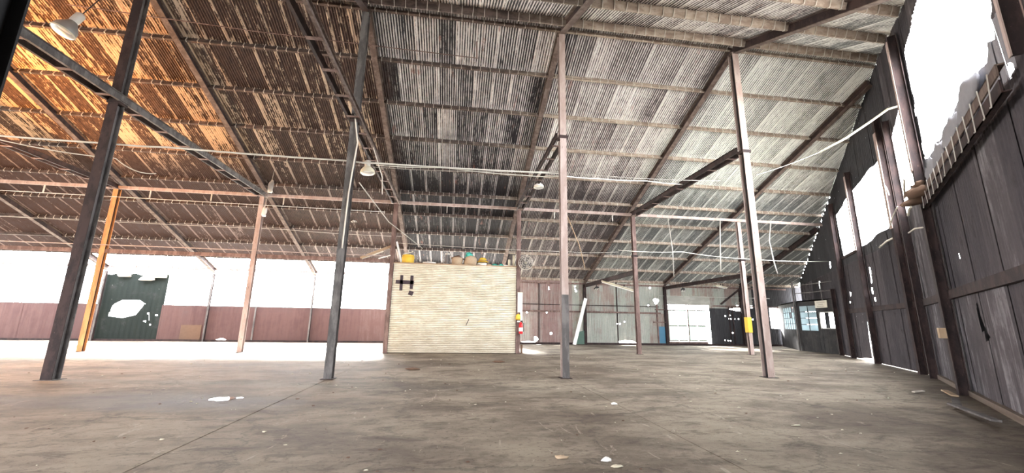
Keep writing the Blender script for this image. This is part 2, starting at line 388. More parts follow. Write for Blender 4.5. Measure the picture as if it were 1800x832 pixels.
# ------------------------------------------------------------------ ground and floor
MB().box(-90, 90, -60, 100, -.5, -.12).obj('ground', M['ground'], kind='structure')
fl = MB().box(XL-1, 32, YF-1, YB+.4, -.11, -.012).obj('floor', M['dirt'], kind='structure')
ys = [YF-.6, 2.76, Y1+.02, Y2, YB+.3]
for i in range(-3, 8):
    xa, xb = XC(i), XC(i+1)
    if i == 7: xb = 31
    for a, b_ in zip(ys, ys[1:]):
        n = 8; dz = random.uniform(-.002, .002); g = .0018
        rg = random.Random(i*10+int(a)); ex = lambda: rg.uniform(0, .008)
        ring = [(xa+g+ex()+ (xb-xa-2*g)*k/n, a+g+ex()) for k in range(n+1)] + [(xb-g-ex(), a+g+(b_-a-2*g)*k/n) for k in range(1, n+1)]
        ring += [(xb-g-(xb-xa-2*g)*k/n, b_-g-ex()) for k in range(1, n+1)] + [(xa+g+ex(), b_-g-(b_-a-2*g)*k/n) for k in range(1, n)]
        m_ = len(ring); vs = [(x, y, dz) for x, y in ring] + [(x, y, -.011) for x, y in ring]
        MB().raw(vs, [tuple(range(m_))]+[(k, k+m_, (k+1) % m_+m_, (k+1) % m_) for k in range(m_)]).obj('slab', M['floor'], fl)

# ------------------------------------------------------------------ roof
SP = S/9; RL = (YB-Y1)/10; SEG = 6
def roof_mesh(dy, slope, cut=None):
    """one corrugated sheet, local origin at its upper left corner; runs down towards +y (dy>0) or -y.
    cut(x) gives the lowest y (relative to the origin) still inside the oblique wall"""
    b = MB(); L = RL+.07 if dy > 0 else 1.7+.07; rows = []
    for k in range(9*SEG+1):
        x = SP*k/(8*SEG); z = .021*math.cos(2*PI*k/SEG)-.010*k/(8*SEG)
        y0, y1 = (-.07, L) if dy > 0 else (.07, -L)
        if cut:
            c = cut(x)
            if dy > 0: y0 = max(y0, c)
            else: y1 = max(y1, c)
        rows.append(None if (y1-y0)*dy <= .02 else ((x, y0, z-slope*abs(y0)*(1 if y0*dy > 0 else -1)), (x, y1, z-slope*abs(y1)-.012)))
    for p, q in zip(rows, rows[1:]):
        if p and q: b.raw([p[0], q[0], q[1], p[1]], [(3, 2, 1, 0) if dy > 0 else (0, 1, 2, 3)], True)
    return b
ceil_far = empty('ceiling', (0, Y1, 0), kind='structure')
ceil_near = empty('ceiling', (0, Y1, 0), kind='structure')
me_far = roof_mesh(1, SF).mesh('roof_sheet', M['roof']); me_near = roof_mesh(-1, SN).mesh('roof_sheet', M['roof'])
rest_far, rest_near = MB(), MB()
cand = []
for r in range(10):
    for c in range(-27, 66):
        x = X0+c*SP; y = Y1+r*RL
        if r == 9 and x < -3.4: continue                        # last strip of sheets is gone on the left
        lim = wallx(y)
        if x > wallx(y+RL): continue
        cand.append((r, c, x, y, lim))
def vis(x, y): 
    d = Vector((x+SP/2, y+.8, rz(y+.8)-1.5)); z = d.dot(Fv)
    if z < .5: return 0
    px, py = 707*d.dot(Rv)/z, 707*d.dot(Uv)/z
    return (1/z**2) if abs(px) < 960 and abs(py) < 460 else 0
cand.sort(key=lambda q: -vis(q[2], q[3]))
cnt = 0
for r, c, x, y, lim in cand:
    z = HR+.15-SF*(y-Y1); jz = random.uniform(-.001, .001)
    if x+SP*1.15 > lim:                                       # cut against the right wall
        mb = roof_mesh(1, SF, lambda q: wall_y(x+q)-.03-y)
        if not mb.f: continue
        if cnt < 300: mb.obj('roof_sheet', M['roof'], ceil_far, loc=(x, y-Y1, z)); cnt += 1
        else: rest_far.raw([(v[0]+x, v[1]+y-Y1, v[2]+z) for v in mb.v], mb.f, True)
        continue
    if cnt < 300 and vis(x, y) > 0:
        link('roof_sheet', me_far, ceil_far, (x, y-Y1, z+jz)); cnt += 1
    else:
        mb = roof_mesh(1, SF); rest_far.raw([(v[0]+x, v[1]+y-Y1, v[2]+z+jz) for v in mb.v], mb.f, True)
rest_far.obj('roof_sheet', M['roof'], ceil_far, kind='stuff')
for r in range(10):
    for c in range(-27, 66):
        x = X0+c*SP; y = Y1-r*1.7
        if x > wallx(y): continue
        z = HR+.15-SN*(Y1-y)
        if x+SP*1.15 > wallx(y-1.8):
            mb = roof_mesh(-1, SN, lambda q: wall_y(x+q)-.03-y)
            if mb.f: mb.obj('roof_sheet', M['roof'], ceil_near, loc=(x, y-Y1, z))
        elif r < 4 and x > -4 and vis(x, y-1.6) > 0: link('roof_sheet', me_near, ceil_near, (x, y-Y1, z))
        else:
            mb = roof_mesh(-1, SN); rest_near.raw([(v[0]+x, v[1]+y-Y1, v[2]+z) for v in mb.v], mb.f, True)
rest_near.obj('roof_sheet', M['roof'], ceil_near, kind='stuff')
MB().raw([(XL, Y1-.28, HR+.10), (wallx(Y1)+.2, Y1-.28, HR+.10), (wallx(Y1)+.2, Y1, HR+.26), (XL, Y1, HR+.26), (wallx(Y1)+.2, Y1+.28, HR+.12), (XL, Y1+.28, HR+.12)],
         [(0, 1, 2, 3), (3, 2, 4, 5)]).obj('trim_1', M['steel_grey'], kind='structure')

# ------------------------------------------------------------------ purlins
ordw = ['first', 'second', 'third', 'fourth', 'fifth', 'sixth', 'seventh', 'eighth', 'ninth', 'tenth']
def purlin(y, slope_sign, label, ind, drop=0., h=.19):
    sl = -SF if slope_sign > 0 else SN
    z = rz(y)+.13-drop; xe = wallx(y)-.08
    nrm = Vector((0, -sl, 1)).normalized(); dn = Vector((0, 1, sl)).normalized()
    root = empty('purlin', (0, y, z), label=label, cat='beam', group='steel roof purlins')
    L = lambda a, b_: dn*a + nrm*b_
    prof3 = [(0, 0), (.07, 0), (.07, -.012), (.012, -.012), (.012, -h+.012), (.07, -h+.012), (.07, -h), (0, -h)]
    b = MB(); n = len(prof3)
    vs = [Vector((xx, 0, 0)) + L(p, q) for xx in (XL+.1, xe) for p, q in prof3]
    b.raw(vs, [(i, (i+1) % n, (i+1) % n+n, i+n) for i in range(n)]+[tuple(range(n)), tuple(range(2*n-1, n-1, -1))])
    b.obj('channel', M['purlin'], root)
    hb = MB(); f = -dn*.02
    hb.bar(f+nrm*.03, f-nrm*(h+.005), .02, .02, up=(1, 0, 0)); hb.bar(f-nrm*(h+.005), dn*.05-nrm*(h+.005), .02, .02, up=(1, 0, 0))
    me = hb.mesh('hook_bolt', M['bolt']); rest = MB()
    x = XC(-1)+.2; 
    while x < xe-.1:
        xx = x+random.uniform(-.03, .03)
        if ind and -3.2 < x < 14.5: link('hook_bolt', me, root, (xx, 0, 0), (0, random.uniform(-.12, .12), 0))
        else: rest.raw([(v[0]+xx, v[1], v[2]) for v in hb.v], hb.f)
        x += SP/2
    rest.obj('hook_bolt', M['bolt'], root, kind='stuff')
    return root
for i in range(0, 11):
    y = Y1+.12 if i == 0 else Y1+RL*i
    if i == 10: y = YB-.12
    lab = ('roof purlin just behind the ridge, on the far slope' if i == 0 else
           'roof purlin along the eave above the back wall' if i == 10 else
           f'{ordw[i-1]} roof purlin down the far slope from the ridge')
    purlin(y, 1, lab, i in (1,), h=.13 if i == 0 else .17)
nearw = ['wide ridge purlin with pale hook bolts, on the camera side of the ridge', 'wide purlin above the ridge row in the photo, next to the ridge purlin',
         'near slope purlin second out from the ridge purlin', 'near slope purlin third out from the ridge purlin']
for i in range(8):
    y = Y1-.7-1.7*i
    purlin(y, -1, nearw[i] if i < 4 else f'near slope purlin behind the camera, {ordw[i-4]} of four towards the front wall', i < 2, h=.24)

# ------------------------------------------------------------------ beams
def ibeam(name, p0, p1, w_, h, label, mat='steel_dark', fl_mat=None, up=(0, 0, 1), group=None, t_=.018):
    p0, p1 = Vector(p0), Vector(p1)
    root = empty(name, p0, label=label, cat='beam', group=group)
    d = p1-p0; dn = d.normalized(); sd = dn.cross(Vector(up)).normalized(); u = sd.cross(dn)
    MB().bar((0, 0, 0), d, t_*.8, h-2*t_, up).obj('web', M[mat], root)
    for s_ in (1, -1):
        MB().bar(u*s_*(h/2-t_/2), d+u*s_*(h/2-t_/2), w_, t_, up).obj('flange', M[fl_mat or mat], root)
    return root
bayname = {-3: 'far left', -2: 'left end', -1: 'outer left', 0: 'orange lit', 1: 'steep left', 2: 'dark centre left', 3: 'centre', 4: 'right of centre', 5: 'right end'}
for n in range(-2, 6):
    x = XC(n); top = -.09
    ya = Y1 if n < 5 else wall_y(x)+.15
    ibeam('rafter', (x, ya, rz(ya)+top), (x, YB-.1, rz(YB-.1)+top), .2, .28, f'{bayname[n]} roof rafter running down the far slope', 'steel_dark', 'steel_mid', group='far slope rafters')
    if n < 5:
        yb = max(YF+.2, wall_y(x)+.15)
        ibeam('rafter', (x, Y1, rz(Y1)+top), (x, yb, rz(yb)+top), .2, .30, f'{bayname[n]} roof rafter on the camera side of the ridge', 'steel_dark', 'steel_mid' if n > 2 else 'steel_dark', group='near slope rafters')
ibeam('rafter', (XC(6), wall_y(XC(6))+.2, rz(wall_y(XC(6)))-.09), (XC(6), YB-.1, rz(YB-.1)-.09), .2, .28, 'roof rafter in the dark corner above the office', group='far slope rafters')

# ties: two bars joined by battens
def tie(x, ya, yb, z, label, mats=('steel_dark', 'steel_dark'), gap=.12, h=.2, bat=1.1):
    root = empty('tie_beam', (x, ya, z), label=label, cat='beam', group='tie beams at column head height')
    for s_, mm in zip((-1, 1), mats):
        b = MB(); o = s_*gap
        b.prof([(0, -h/2), (.07*s_, -h/2), (.07*s_, -h/2+.012), (.012*s_, -h/2+.012), (.012*s_, h/2-.012), (.07*s_, h/2-.012), (.07*s_, h/2), (0, h/2)][::s_], (o, 0, 0), (o, yb-ya, 0))
        b.obj('channel', M[mm], root)
    y = .5
    while y < abs(yb-ya)-.3:
        yy = y if yb > ya else -y
        MB().box(-gap-.05, gap+.05, yy-.05, yy+.05, -h/2-.014, -h/2).obj('batten', M['steel'], root); y += bat
    return root
tie(XC(-1), Y1-8.7, Y2, HT, 'tie beam at the far left edge of the picture')
tie(XC(0), Y1-8.7, Y2, HT, 'tie beam behind the white cable at the left edge')
tie(XC(1), 2.8, Y2, HT, 'long tie beam sloping down past the near left column', ('steel_dark', 'steel_grey'), h=.22)
tie(XC(2), 2.95, Y2, HT, 'tie beam with a pale edge beside the hanging high-bay lamp', ('steel_dark', 'steel_mid'))
tie(XC(3), Y1+.12, Y2, HT, 'dark tie beam like a ladder left of the centre column')
tie(XC(4), Y1+.12, Y2, HT, 'dark tie beam joining the right near column to the second row')
for n, nm in ((3, 'left'), (4, 'middle'), (5, 'right')):
    ibeam('tie_beam', (XC(n), Y2+.1, 4.2), (XC(n), YB-.2, 4.2), .14, .24, f'low {nm} tie beam between the second row and the back wall', group='low tie beams')

# columns
def column(x, y, top, label, face='steel', web='steel_dark', w_=.22, d=.22, cut=None, clamp=True, low=None, group=None, back=None):
    root = empty('steel_column', (x, y, 0), label=label, cat='column', group=group)
    t_ = .016
    for s_ in (-1, 1):
        y0 = s_*d/2; a, b_ = (y0, y0+t_) if s_ < 0 else (y0-t_, y0)
        mm = face if s_ < 0 else (back or face)
        if s_ < 0 and low:
            MB().box(-w_/2, w_/2, a, b_, .012, low[0]).obj('flange', M[low[1]], root, label='lower flange with worn paint')
            MB().box(-w_/2, w_/2, a, b_, low[0], top).obj('flange', M[mm], root)
        else: MB().box(-w_/2, w_/2, a, b_, .012, top).obj('flange', M[mm], root)
    MB().box(-t_*.5, t_*.5, -d/2+t_, d/2-t_, .012, top).obj('web', M[web], root)
    MB().box(-w_*.8, w_*.8, -d*.8, d*.8, 0, .012).obj('base_plate', M[web], root)
    if clamp:
        MB().box(-w_/2-.03, w_/2+.05, -d/2-.02, d/2+.02, clamp-.05, clamp+.05).obj('clamp_band', M['steel_dark'], root)
    return root
lab1 = {-1: 'near row column beyond the left edge', 0: 'near row column by the left edge'}
column(XC(1), Y1, rz(Y1)-.25, 'near dark grey steel column at the left, leaning in view', 'steel_dark', 'steel_grey', .24, .24, clamp=HT-.12, back='steel_grey')
column(XC(2), Y1, rz(Y1)-.25, 'near grey and brown column with a white cable running up it', 'steel_grey', 'steel_dark', .2, .22, clamp=HT-.12)
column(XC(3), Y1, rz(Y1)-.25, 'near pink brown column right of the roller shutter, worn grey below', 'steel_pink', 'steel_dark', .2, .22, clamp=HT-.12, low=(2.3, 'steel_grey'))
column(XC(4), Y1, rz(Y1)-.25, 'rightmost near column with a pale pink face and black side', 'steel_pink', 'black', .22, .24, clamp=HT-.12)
column(XC(0), Y1, rz(Y1)-.25, 'near row column just outside the left edge', 'steel_dark', clamp=HT-.12)
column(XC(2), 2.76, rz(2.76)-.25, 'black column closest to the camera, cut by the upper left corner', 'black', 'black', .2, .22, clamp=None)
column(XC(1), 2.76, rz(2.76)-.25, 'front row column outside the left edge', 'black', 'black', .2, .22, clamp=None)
sp2 = {0: ('orange', 'steel_orange_lit', 'orange lit second row column left of the green door panel'), 1: ('pink', 'steel_pink', 'second row pink brown column in front of the wide bright opening'),
       2: ('', 'steel', 'second row column at the left edge of the roller shutter'), 3: ('', 'steel', 'second row column at the right edge of the roller shutter'),
       4: ('', 'steel', 'second row brown column right of the centre, before the back wall'), 5: ('', 'steel_pink', 'second row column with a yellow painted band')}
for n, (_, mm, lb) in sp2.items():
    c = column(XC(n), Y2, HT+.0, lb, mm, 'steel_dark', .2, .2, clamp=5.05 if n > 3 else None, low=(2.6, 'steel') if n == 4 else None)
    if n == 5: MB().box(-.12, .12, -.125, .13, 1.15, 1.95).obj('yellow_band', M['yellow'], c, label='yellow painted band')
column(XC(-1), Y2, HT, 'second row column left of the picture', 'steel_orange_lit', 'steel_dark', .2, .2, clamp=None)

# long beams on the second row
xe2 = wallx(Y2)-.1
r = empty('strut_beam', (0, Y2-.15, HT-.03), label='long pale steel strut along the heads of the second row columns', cat='beam')
MB().bar((XL+.1, 0, 0), (xe2-.25, 0, 0), .06, .15).obj('bar', M['steel_pink'], r)
for xx in (-18.5, -14.2, -11.6, -8.4, -4.4, -.6, 5.0, 8.2):
    MB().box(xx-.02, xx+.02, -.02, .02, -.42, -.07).obj('drop_hanger', M['galv'], r)
r = empty('strut_beam', (0, Y2, 4.36), label='reddish low beam over the wide bright opening, left of the shutter', cat='beam')
MB().bar((XL+.1, 0, 0), (XC(2)-.12, 0, 0), .08, .17).obj('bar', M['steel'], r)
tag(MB().tube([(XL+.1, Y2-.2, 4.62), (-12, Y2-.2, 4.60), (-3.4, Y2-.2, 4.55)], .022).obj('conduit', M['steel_pink']), 'thin pipe just above the low red beam at the left', 'pipe')
tag(MB().tube([(XC(-2), Y2-.1, 6.95), (XC(2)-.5, Y2-.1, 6.78)], .018).obj('conduit', M['galv']), 'thin pipe under the long strut, left of the shutter', 'pipe')

# hanging pipes from the strut
def pipe(pts, r_, label, mat='galv', cat='pipe', name='hanging_pipe'): return tag(MB().tube(pts, r_).obj(name, M[mat]), label, cat)
pipe([(14.45, Y2-.2, 7.22), (14.3, Y2-.2, 5.6), (14.2, Y2-.2, 4.4)], .035, 'straight pipe hanging between the fourth and fifth second row columns')
pipe([(17.57, Y2-.2, 7.2), (17.35, Y2-.2, 6.2), (17.5, Y2-.2, 4.9), (17.62, Y2-.2, 4.35)], .035, 'bent pipe with an eye hanging right of the yellow banded column')
pipe([(11.35, Y2-.2, 7.2), (11.5, Y2-.2, 5.4), (11.47, Y2-.2, 4.0)], .022, 'thin curved pipe hanging right of the brown second row column')
pipe([(5.6, Y2-.2, 7.22), (6.3, Y2-.2, 5.5), (6.58, Y2-.2, 4.3)], .025, 'slanting pipe hanging right of the centre column', 'wood')
pipe([(-3.5, 14, 6.2), (-2.9, 17, 5.55), (-1.7, 20, 5.0)], .02, 'loose thin rod slanting over the left end of the shutter', 'galv', name='loose_rod')

# ------------------------------------------------------------------ back wall
def dots(lst): return [blob(u, z, r_, r_*.9, 7, i, .2) for i, (u, z, r_) in enumerate(lst)]
wb = empty('wall_back', (0, 0, 0), kind='structure')
OB = Vector((0, YB, 0)); DX = Vector((1, 0, 0)); NB = Vector((0, -1, 0))
def add_sheet(parent, mb, m): 
    if mb.f: mb.obj('cladding_sheet', m, parent)
bh = [blob(12.6, .16, .62, .22, 14, 3), blob(5.4, .12, .55, .07, 10, 4), blob(5.8, .35, .16, .2, 8, 5), blob(15.0, 3.25, .2, .2, 9, 1)]
bh += dots([(4.75, 2.22, .05), (5.15, 2.2, .06), (6.6, 2.22, .06), (7.85, 1.05, .07), (11.9, 1.5, .06), (12.1, 1.5, .06), (12.45, 1.65, .05),
            (4.2, 4.2, .05), (4.2, 4.02, .05), (4.2, 3.85, .05), (6.75, 4.05, .05), (6.75, 3.9, .05), (8.75, 4.15, .06), (8.75, 3.95, .06), (8.8, 3.8, .08),
            (14.6, 4.2, .07), (14.4, 2.9, .06), (6.9, .75, .1), (-4.95, .3, .06)])
gap_rng = random.Random(3)
gaps = [gap_rng.uniform(3.2, 26) for _ in range(46)]
def ztop(u):
    g = min(abs(u-q) for q in gaps); return rz(YB)+.13-(.10 if g < .16 else .0)
bands = [(0.05, 2.32), (2.32, 2.78), (2.78, None)]
def is_red(u): return u < 8.3 and not 7.0 < u < 7.9
u = 3.3-.2; step = .9
while u < 27.2:
    ue = u+step
    for bi, (z0, z1) in enumerate(bands):
        if 15.3 < u+.45 < 19.6:
            if bi == 0: continue
            m_ = M['concrete'] if bi == 1 else M['wall_grey']
            if bi == 1: add_sheet(wb, sheet_strips(OB, DX, u, ue, 2.98, 3.62, [], .002, .3, .02, NB), m_); continue
            add_sheet(wb, sheet_strips(OB, DX, u, ue, 3.62, ztop, bh, .013, .12, 0, NB), m_); continue
        m_ = M['wall_red'] if is_red(u+.3) else M['wall_grey']
        hs = list(bh)
        if u+.45 > 19.6:
            m_ = M['wall_dark'] if bi < 2 or u > 22.4 else M['wall_grey']
            hs += dots([(20.6, 2.2, .06), (20.95, 2.26, .07), (20.9, 2.0, .05), (21.05, 2.0, .05), (21.4, 2.0, .05), (21.7, 2.0, .05), (22.5, 2.0, .06), (22.9, 1.98, .06), (21.1, .95, .06),
                        (20.4, .4, .05), (20.65, .38, .05), (20.85, .37, .05), (22.1, .2, .11), (21.7, 3.0, .09), (22.9, 2.95, .12)])
            hs += [[(20.9, 2.75), (21.4, 2.82), (22.2, 2.84), (22.2, 2.58), (21.5, 2.62)], [(24.4, 1.35), (25.25, 1.3), (25.3, 2.85), (24.4, 2.95)]]
        add_sheet(wb, sheet_strips(OB, DX, u, ue, z0, z1 if z1 else ztop, hs, .013, .12, .006*(int(u*10) % 2), NB), m_)
    u = ue
# left half: low boards only
ub = 0
edges = [(-34.6+2.09*k, min(-34.6+2.09*(k+1), -22.1)) for k in range(6)] + [(-18.5+2.09*k, min(-18.5+2.09*(k+1), -3.1)) for k in range(8)]
for u, ue in edges:
    if ue > u+.05:
        hs = [blob(-23.9, .55, .28, .38, 10, 2), blob(-14.7, .12, .3, .12, 8, 6)] + dots([(-5, .3, .05)])
        add_sheet(wb, sheet_strips(OB, DX, u, ue, .04, lambda q: 2.22+.03*math.sin(q*3), hs, .004, .52, .01*(ub % 2), NB), M['wall_brick'])
    ub += 1
gh = [[(-21.4, 1.5), (-21.3, 2.2), (-20.8, 2.5), (-19.8, 2.5), (-19.5, 2.3), (-19.9, 1.6), (-20.6, 1.4)]] + dots([(-19.3, 1.2, .06), (-19.1, 1.3, .05), (-18.95, 1.0, .05), (-18.7, 1.6, .07), (-19.2, 1.7, .06)])
for a, b_ in ((-22.1, -20.9), (-20.9, -19.7), (-19.7, -18.5)):
    add_sheet(wb, sheet_strips(OB, DX, a, b_, .04, lambda q: 4.15+.06*math.sin(q*7), gh, .006, .3, 0, NB), M['wall_green'])
for j, (x, z, r_) in enumerate(((-20.9, 3.95, .30), (-19.6, 3.75, .28), (-18.9, 3.95, .38))):
    tag(lump((x, YB-.12, z), r_, (1.3, .25, .8), 20+j, amp=.3).obj('torn_lining', M['plaster']), f'pale torn lining hanging over the dark green panel, {["left piece", "middle piece", "right piece"][j]}', 'lining', 'torn lining scraps')
tag(MB().box(-17.15, -15.95, YB-.05, YB-.02, .08, 1.02).obj('dark_board', M['brown']), 'small dark square board at the foot of the red back wall', 'board')
# posts and rails of the back wall
def rail(a, b_, y, z, h, mat, parent, d=.05): MB().box(a, b_, y-d, y, z-h/2, z+h/2).obj('rail', M[mat], parent)
rail(3.1, 15.2, YB-.03, 2.80, .05, 'steel_dark', wb); rail(3.1, 15.3, YB-.03, 2.32, .12, 'steel', wb, .08); rail(19.6, 26.5, YB-.03, 2.95, .10, 'steel', wb)
rail(3.1, 27, YB-.03, .07, .14, 'steel_dark', wb, .09); rail(XL, -3.3, YB-.03, .06, .12, 'steel_dark', wb, .07); rail(15.2, 24.5, YB-.03, 3.62, .06, 'concrete', wb)
rail(XL, -3.3, YB+.05, 2.22, .06, 'steel_grey', wb, .04); rail(3.1, 26, YB-.03, 4.35, .10, 'steel', wb, .06)
for n in range(-2, 7):
    if n in (2, 3): continue
    hpost = rz(YB)-.22 if n > 2 else (rz(YB)-.22)
    p = empty('wall_post', (XC(n), YB-.14, 0), label=f'back wall post under the {bayname.get(n, "dark corner")} rafter' if n > 3 else f'thin post of the low red back wall under the {bayname[n]} rafter', cat='post', group='back wall posts')
    wd = .2 if n > 3 else .09
    MB().box(-wd/2, wd/2, -.08, -.064, 0, hpost).obj('flange', M['steel_dark' if n > 3 else 'steel_grey'], p)
    MB().box(-.01, .01, -.064, .06, 0, hpost).obj('web', M['steel_dark'], p); MB().box(-wd/2, wd/2, .06, .076, 0, hpost).obj('flange', M['steel_dark'], p)
for x in (6.0, 11.9, 20.9, 21.2): MB().box(x-.03, x+.03, YB-.09, YB-.03, 0, 4.3 if x < 15 else 2.9).obj('stud', M['steel_dark'], wb)
for x in (-12.9, -8.0): MB().box(x-.04, x+.04, YB-.08, YB-.02, 0, 2.2).obj('stud', M['steel_grey'], wb)
tag(MB().bar((20.2, YB-.2, 3.1), (22.2, YB-.2, 4.5), .08, .12).obj('knee_brace', M['steel_dark']), 'diagonal brace on the back wall above the dark doors', 'beam')
# translucent white door with its frame
d1 = empty('door_1', (0, YB, 0), kind='structure')
for a, a2 in ((15.9, 16.65), (16.72, 17.4), (17.52, 18.2), (18.3, 18.95)):
    add_sheet(d1, sheet_strips(OB+Vector((0, .03, 0)), DX, a, a2-.1, .30, 2.62, [[(18.95, .5), (19.2, .6), (19.2, 1.9), (18.95, 1.8)]], .012, .14, 0, NB), M['trans'])
for c in d1.children: c.location = (0, -YB, 0)
fr = MB(); 
for x in (15.85, 17.5): fr.box(x-.035, x+.035, -.06, -.01, .05, 2.7)
for z in (2.58, 1.42, .36): fr.box(15.9, 19.0 if z > 1.42 else 18.9, -.07, -.02, z-.03, z+.03)
fr.box(15.85, 19.0, -.03, 0, .03, .28); fr.obj('door_frame', M['steel'], d1)
d2 = empty('door_2', (0, YB, 0), kind='structure')
MB().box(15.08, 15.78, -.05, -.01, .1, 1.35).obj('door_leaf', M['blue'], d2, label='blue lower leaf')
MB().box(14.98, 15.08, -.10, .0, .0, 2.95).box(15.78, 15.9, -.1, 0, 0, 2.95).box(14.7, 15.9, -.09, -.01, 1.62, 1.70).box(14.9, 15.9, -.09, 0, 2.55, 2.62).obj('door_frame', M['steel'], d2)
# leaning white plank, green board
tag(MB().box(-.12, .12, -.03, .03, 0, 3.4).obj('plank', M['white'], loc=(8.45, YB-.55, .02), rot=(math.radians(-3), math.radians(16.5), 0)), 'long white plank leaning against the back wall beside a post', 'plank')
tag(MB().raw([(8.5, YB-.2, .04), (9.3, YB-.2, .04), (9.3, YB-.2, 1.0), (8.95, YB-.2, .9), (8.5, YB-.16, .04), (9.3, YB-.16, .04), (9.3, YB-.16, 1.0), (8.95, YB-.16, .9)],
     [(0, 1, 2, 3), (7, 6, 5, 4), (0, 4, 5, 1), (1, 5, 6, 2), (2, 6, 7, 3), (3, 7, 4, 0)]).obj('board', M['green']), 'low green board at the foot of the leaning plank', 'board')

# ------------------------------------------------------------------ right wall (two runs meeting at the knee)
wa = empty('wall_right', (0, 0, 0), kind='structure'); wc = empty('wall_right', (0, 0, 0), kind='structure')
rg = random.Random(11)
def jag(pts, n=6, a=.12):
    out = []
    for (x0, z0), (x1, z1) in zip(pts, pts[1:]+pts[:1]):
        for k in range(n):
            f = k/n; j = 0 if k == 0 else 1
            out.append((x0+(x1-x0)*f+rg.uniform(-a, a)*j*.6, z0+(z1-z0)*f+rg.uniform(-a, a)*j))
    return out
holesA = [jag([(-11.05, 5.9), (-10.9, 5.55), (-9.98, 5.5), (-7.5, 5.55), (-5.0, 5.72), (-5.05, 8.75), (-7.6, 8.65), (-11.6, 8.9), (-11.5, 7.3)], 7, .10),
          jag([(-4.2, 5.75), (-2.9, 5.45), (-2.1, 5.9), (-1.5, 5.3), (-.7, 5.25), (.2, 5.3), (.2, 8.2), (-3.6, 8.05), (-4.2, 7.6)], 5, .12),
          [(-7.2, 1.35), (-6.95, 1.25), (-6.9, 1.5), (-6.75, 1.35), (-6.7, 1.9), (-6.95, 2.1), (-7.0, 1.6)],
          [(-9.8, .0), (-9.0, .0), (-8.9, .07), (-9.4, .12)], [(-7.9, .0), (-7.0, .0), (-7.1, .06), (-7.8, .09)], [(-6.4, .0), (-5.3, .0), (-5.6, .06)],
          blob(-11.15, 4.95, .13, .1, 5, 5), blob(-6.3, 3.05, .06, .08, 7, 2), blob(-3.2, .35, .04, .06, 6, 3)]
holesB = [jag([(-.2, 5.3), (.4, 5.36), (.4, 8.3), (-.2, 8.2)], 3, .08),
          jag([(.62, 5.36), (4.85, 5.10), (4.9, 7.75), (1.3, 7.95), (.62, 8.0)], 7, .06), jag([(5.3, 5.05), (7.7, 5.05), (7.95, 7.3), (5.3, 7.7)], 6, .06),
          [(5.55, 2.75), (5.68, 2.1), (5.85, 1.2), (5.9, .04), (5.25, .04), (5.38, 1.2), (5.5, 2.1)], [(5.3, .0), (7.9, .0), (7.0, .10), (5.6, .16)],
          [(4.35, 4.1), (4.45, 3.4), (4.3, 3.38), (4.26, 4.05)], blob(4.45, 3.05, .1, .14), blob(4.3, 2.7, .07, .08), blob(7.6, 3.15, .07, .13), blob(7.9, 2.75, .07, .07),
          [(.16, 4.05), (.30, 4.05), (.26, 3.6), (.22, 3.2), (.1, 3.2)], blob(10.6, 5.0, .2, .2, 9, 2), blob(13.7, 4.1, .2, .22, 9, 4),
          [(11.3, 1.35), (12.6, 1.35), (12.6, 2.4), (11.3, 2.4)], [(13.6, 1.0), (19.5, 1.0), (19.5, 2.9), (13.6, 2.9)]]
def run(parent, org, d, nrm, u0, u1, holes, mats, stp, lining=False, dot=None):
    u = u0
    while u < u1-.01:
        ue = min(u+stp, u1)
        yy = lambda q: rz((org+d*q).y)
        top = (lambda q: yy(q)+.14-(.13 if dot and min(abs(q-g) for g in dot) < .1 else 0))
        lv = [(.02, 2.28), (2.28, 4.84), (4.84, 5.80), (5.80, None)] if lining and -12 < u < -4.5 else [(.02, 2.28), (2.28, 4.62), (4.62, None)]
        mm = (mats[0], mats[1], 'lining', mats[2]) if len(lv) == 4 else mats
        for i, (a, b_) in enumerate(lv):
            o_ = .016*(int(round((u+40)/stp)) % 2)
            add_sheet(parent, sheet_strips(org, d, u, ue, a, b_ if b_ else top, holes, .008, .155, o_, nrm, ov=.26), M[mm[i]])
        u = ue
NA = Vector((-DA.y, DA.x, 0)); NBB = Vector((-DB.y, DB.x, 0))
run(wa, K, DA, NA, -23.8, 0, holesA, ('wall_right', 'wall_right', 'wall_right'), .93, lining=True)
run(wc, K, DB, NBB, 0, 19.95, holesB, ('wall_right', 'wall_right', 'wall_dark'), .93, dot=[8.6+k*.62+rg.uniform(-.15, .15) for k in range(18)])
def on(u, z, off=0., seg='A'):
    d, n_ = (DA, NA) if seg == 'A' else (DB, NBB)
    return K + d*u + n_*off + Vector((0, 0, z))
for seg, par, a, b_ in (('A', wa, -23.5, -.1), ('B', wc, .1, 8.6)):
    for z, h in ((2.3, .2), ):
        MB().bar(on(a, z, .07, seg), on(b_, z, .07, seg), .08, h).obj('rail', M['steel_dark'], par)
MB().bar(on(5.3, 5.0, .06, 'B'), on(8, 5.0, .06, 'B'), .06, .12).obj('rail', M['steel_dark'], wc)
MB().bar(on(-11.5, .06, .05), on(-.1, .06, .05), .1, .12).obj('rail', M['dirt'], wa)
def wpost(seg, u, z1, wd, mat, label, off=.17, z0=0, tilt=0.):
    p = on(u, 0, off, seg); root = empty('wall_post', p, (aA if seg == 'A' else aB), label=label, cat='post', group='right wall posts')
    for s_ in (-1, 1): MB().box(-wd/2, wd/2, s_*.09-.008, s_*.09+.008, z0, z1).obj('flange', M[mat], root)
    MB().box(-.008, .008, -.09, .09, z0, z1).obj('web', M['steel_dark'], root); return root
p = wpost('A', -4.85, 9.5, .26, 'steel_dark', 'thick dark post between the great torn opening and the next, on the right wall')
MB().box(-.15, .12, .10, .22, 1.28, 1.52).obj('wood_block', M['wood'], p, label='wooden block nailed to the post')
wpost('A', -.85, 8.6, .16, 'steel_dark', 'dark post right of the wall knee, below the torn opening')
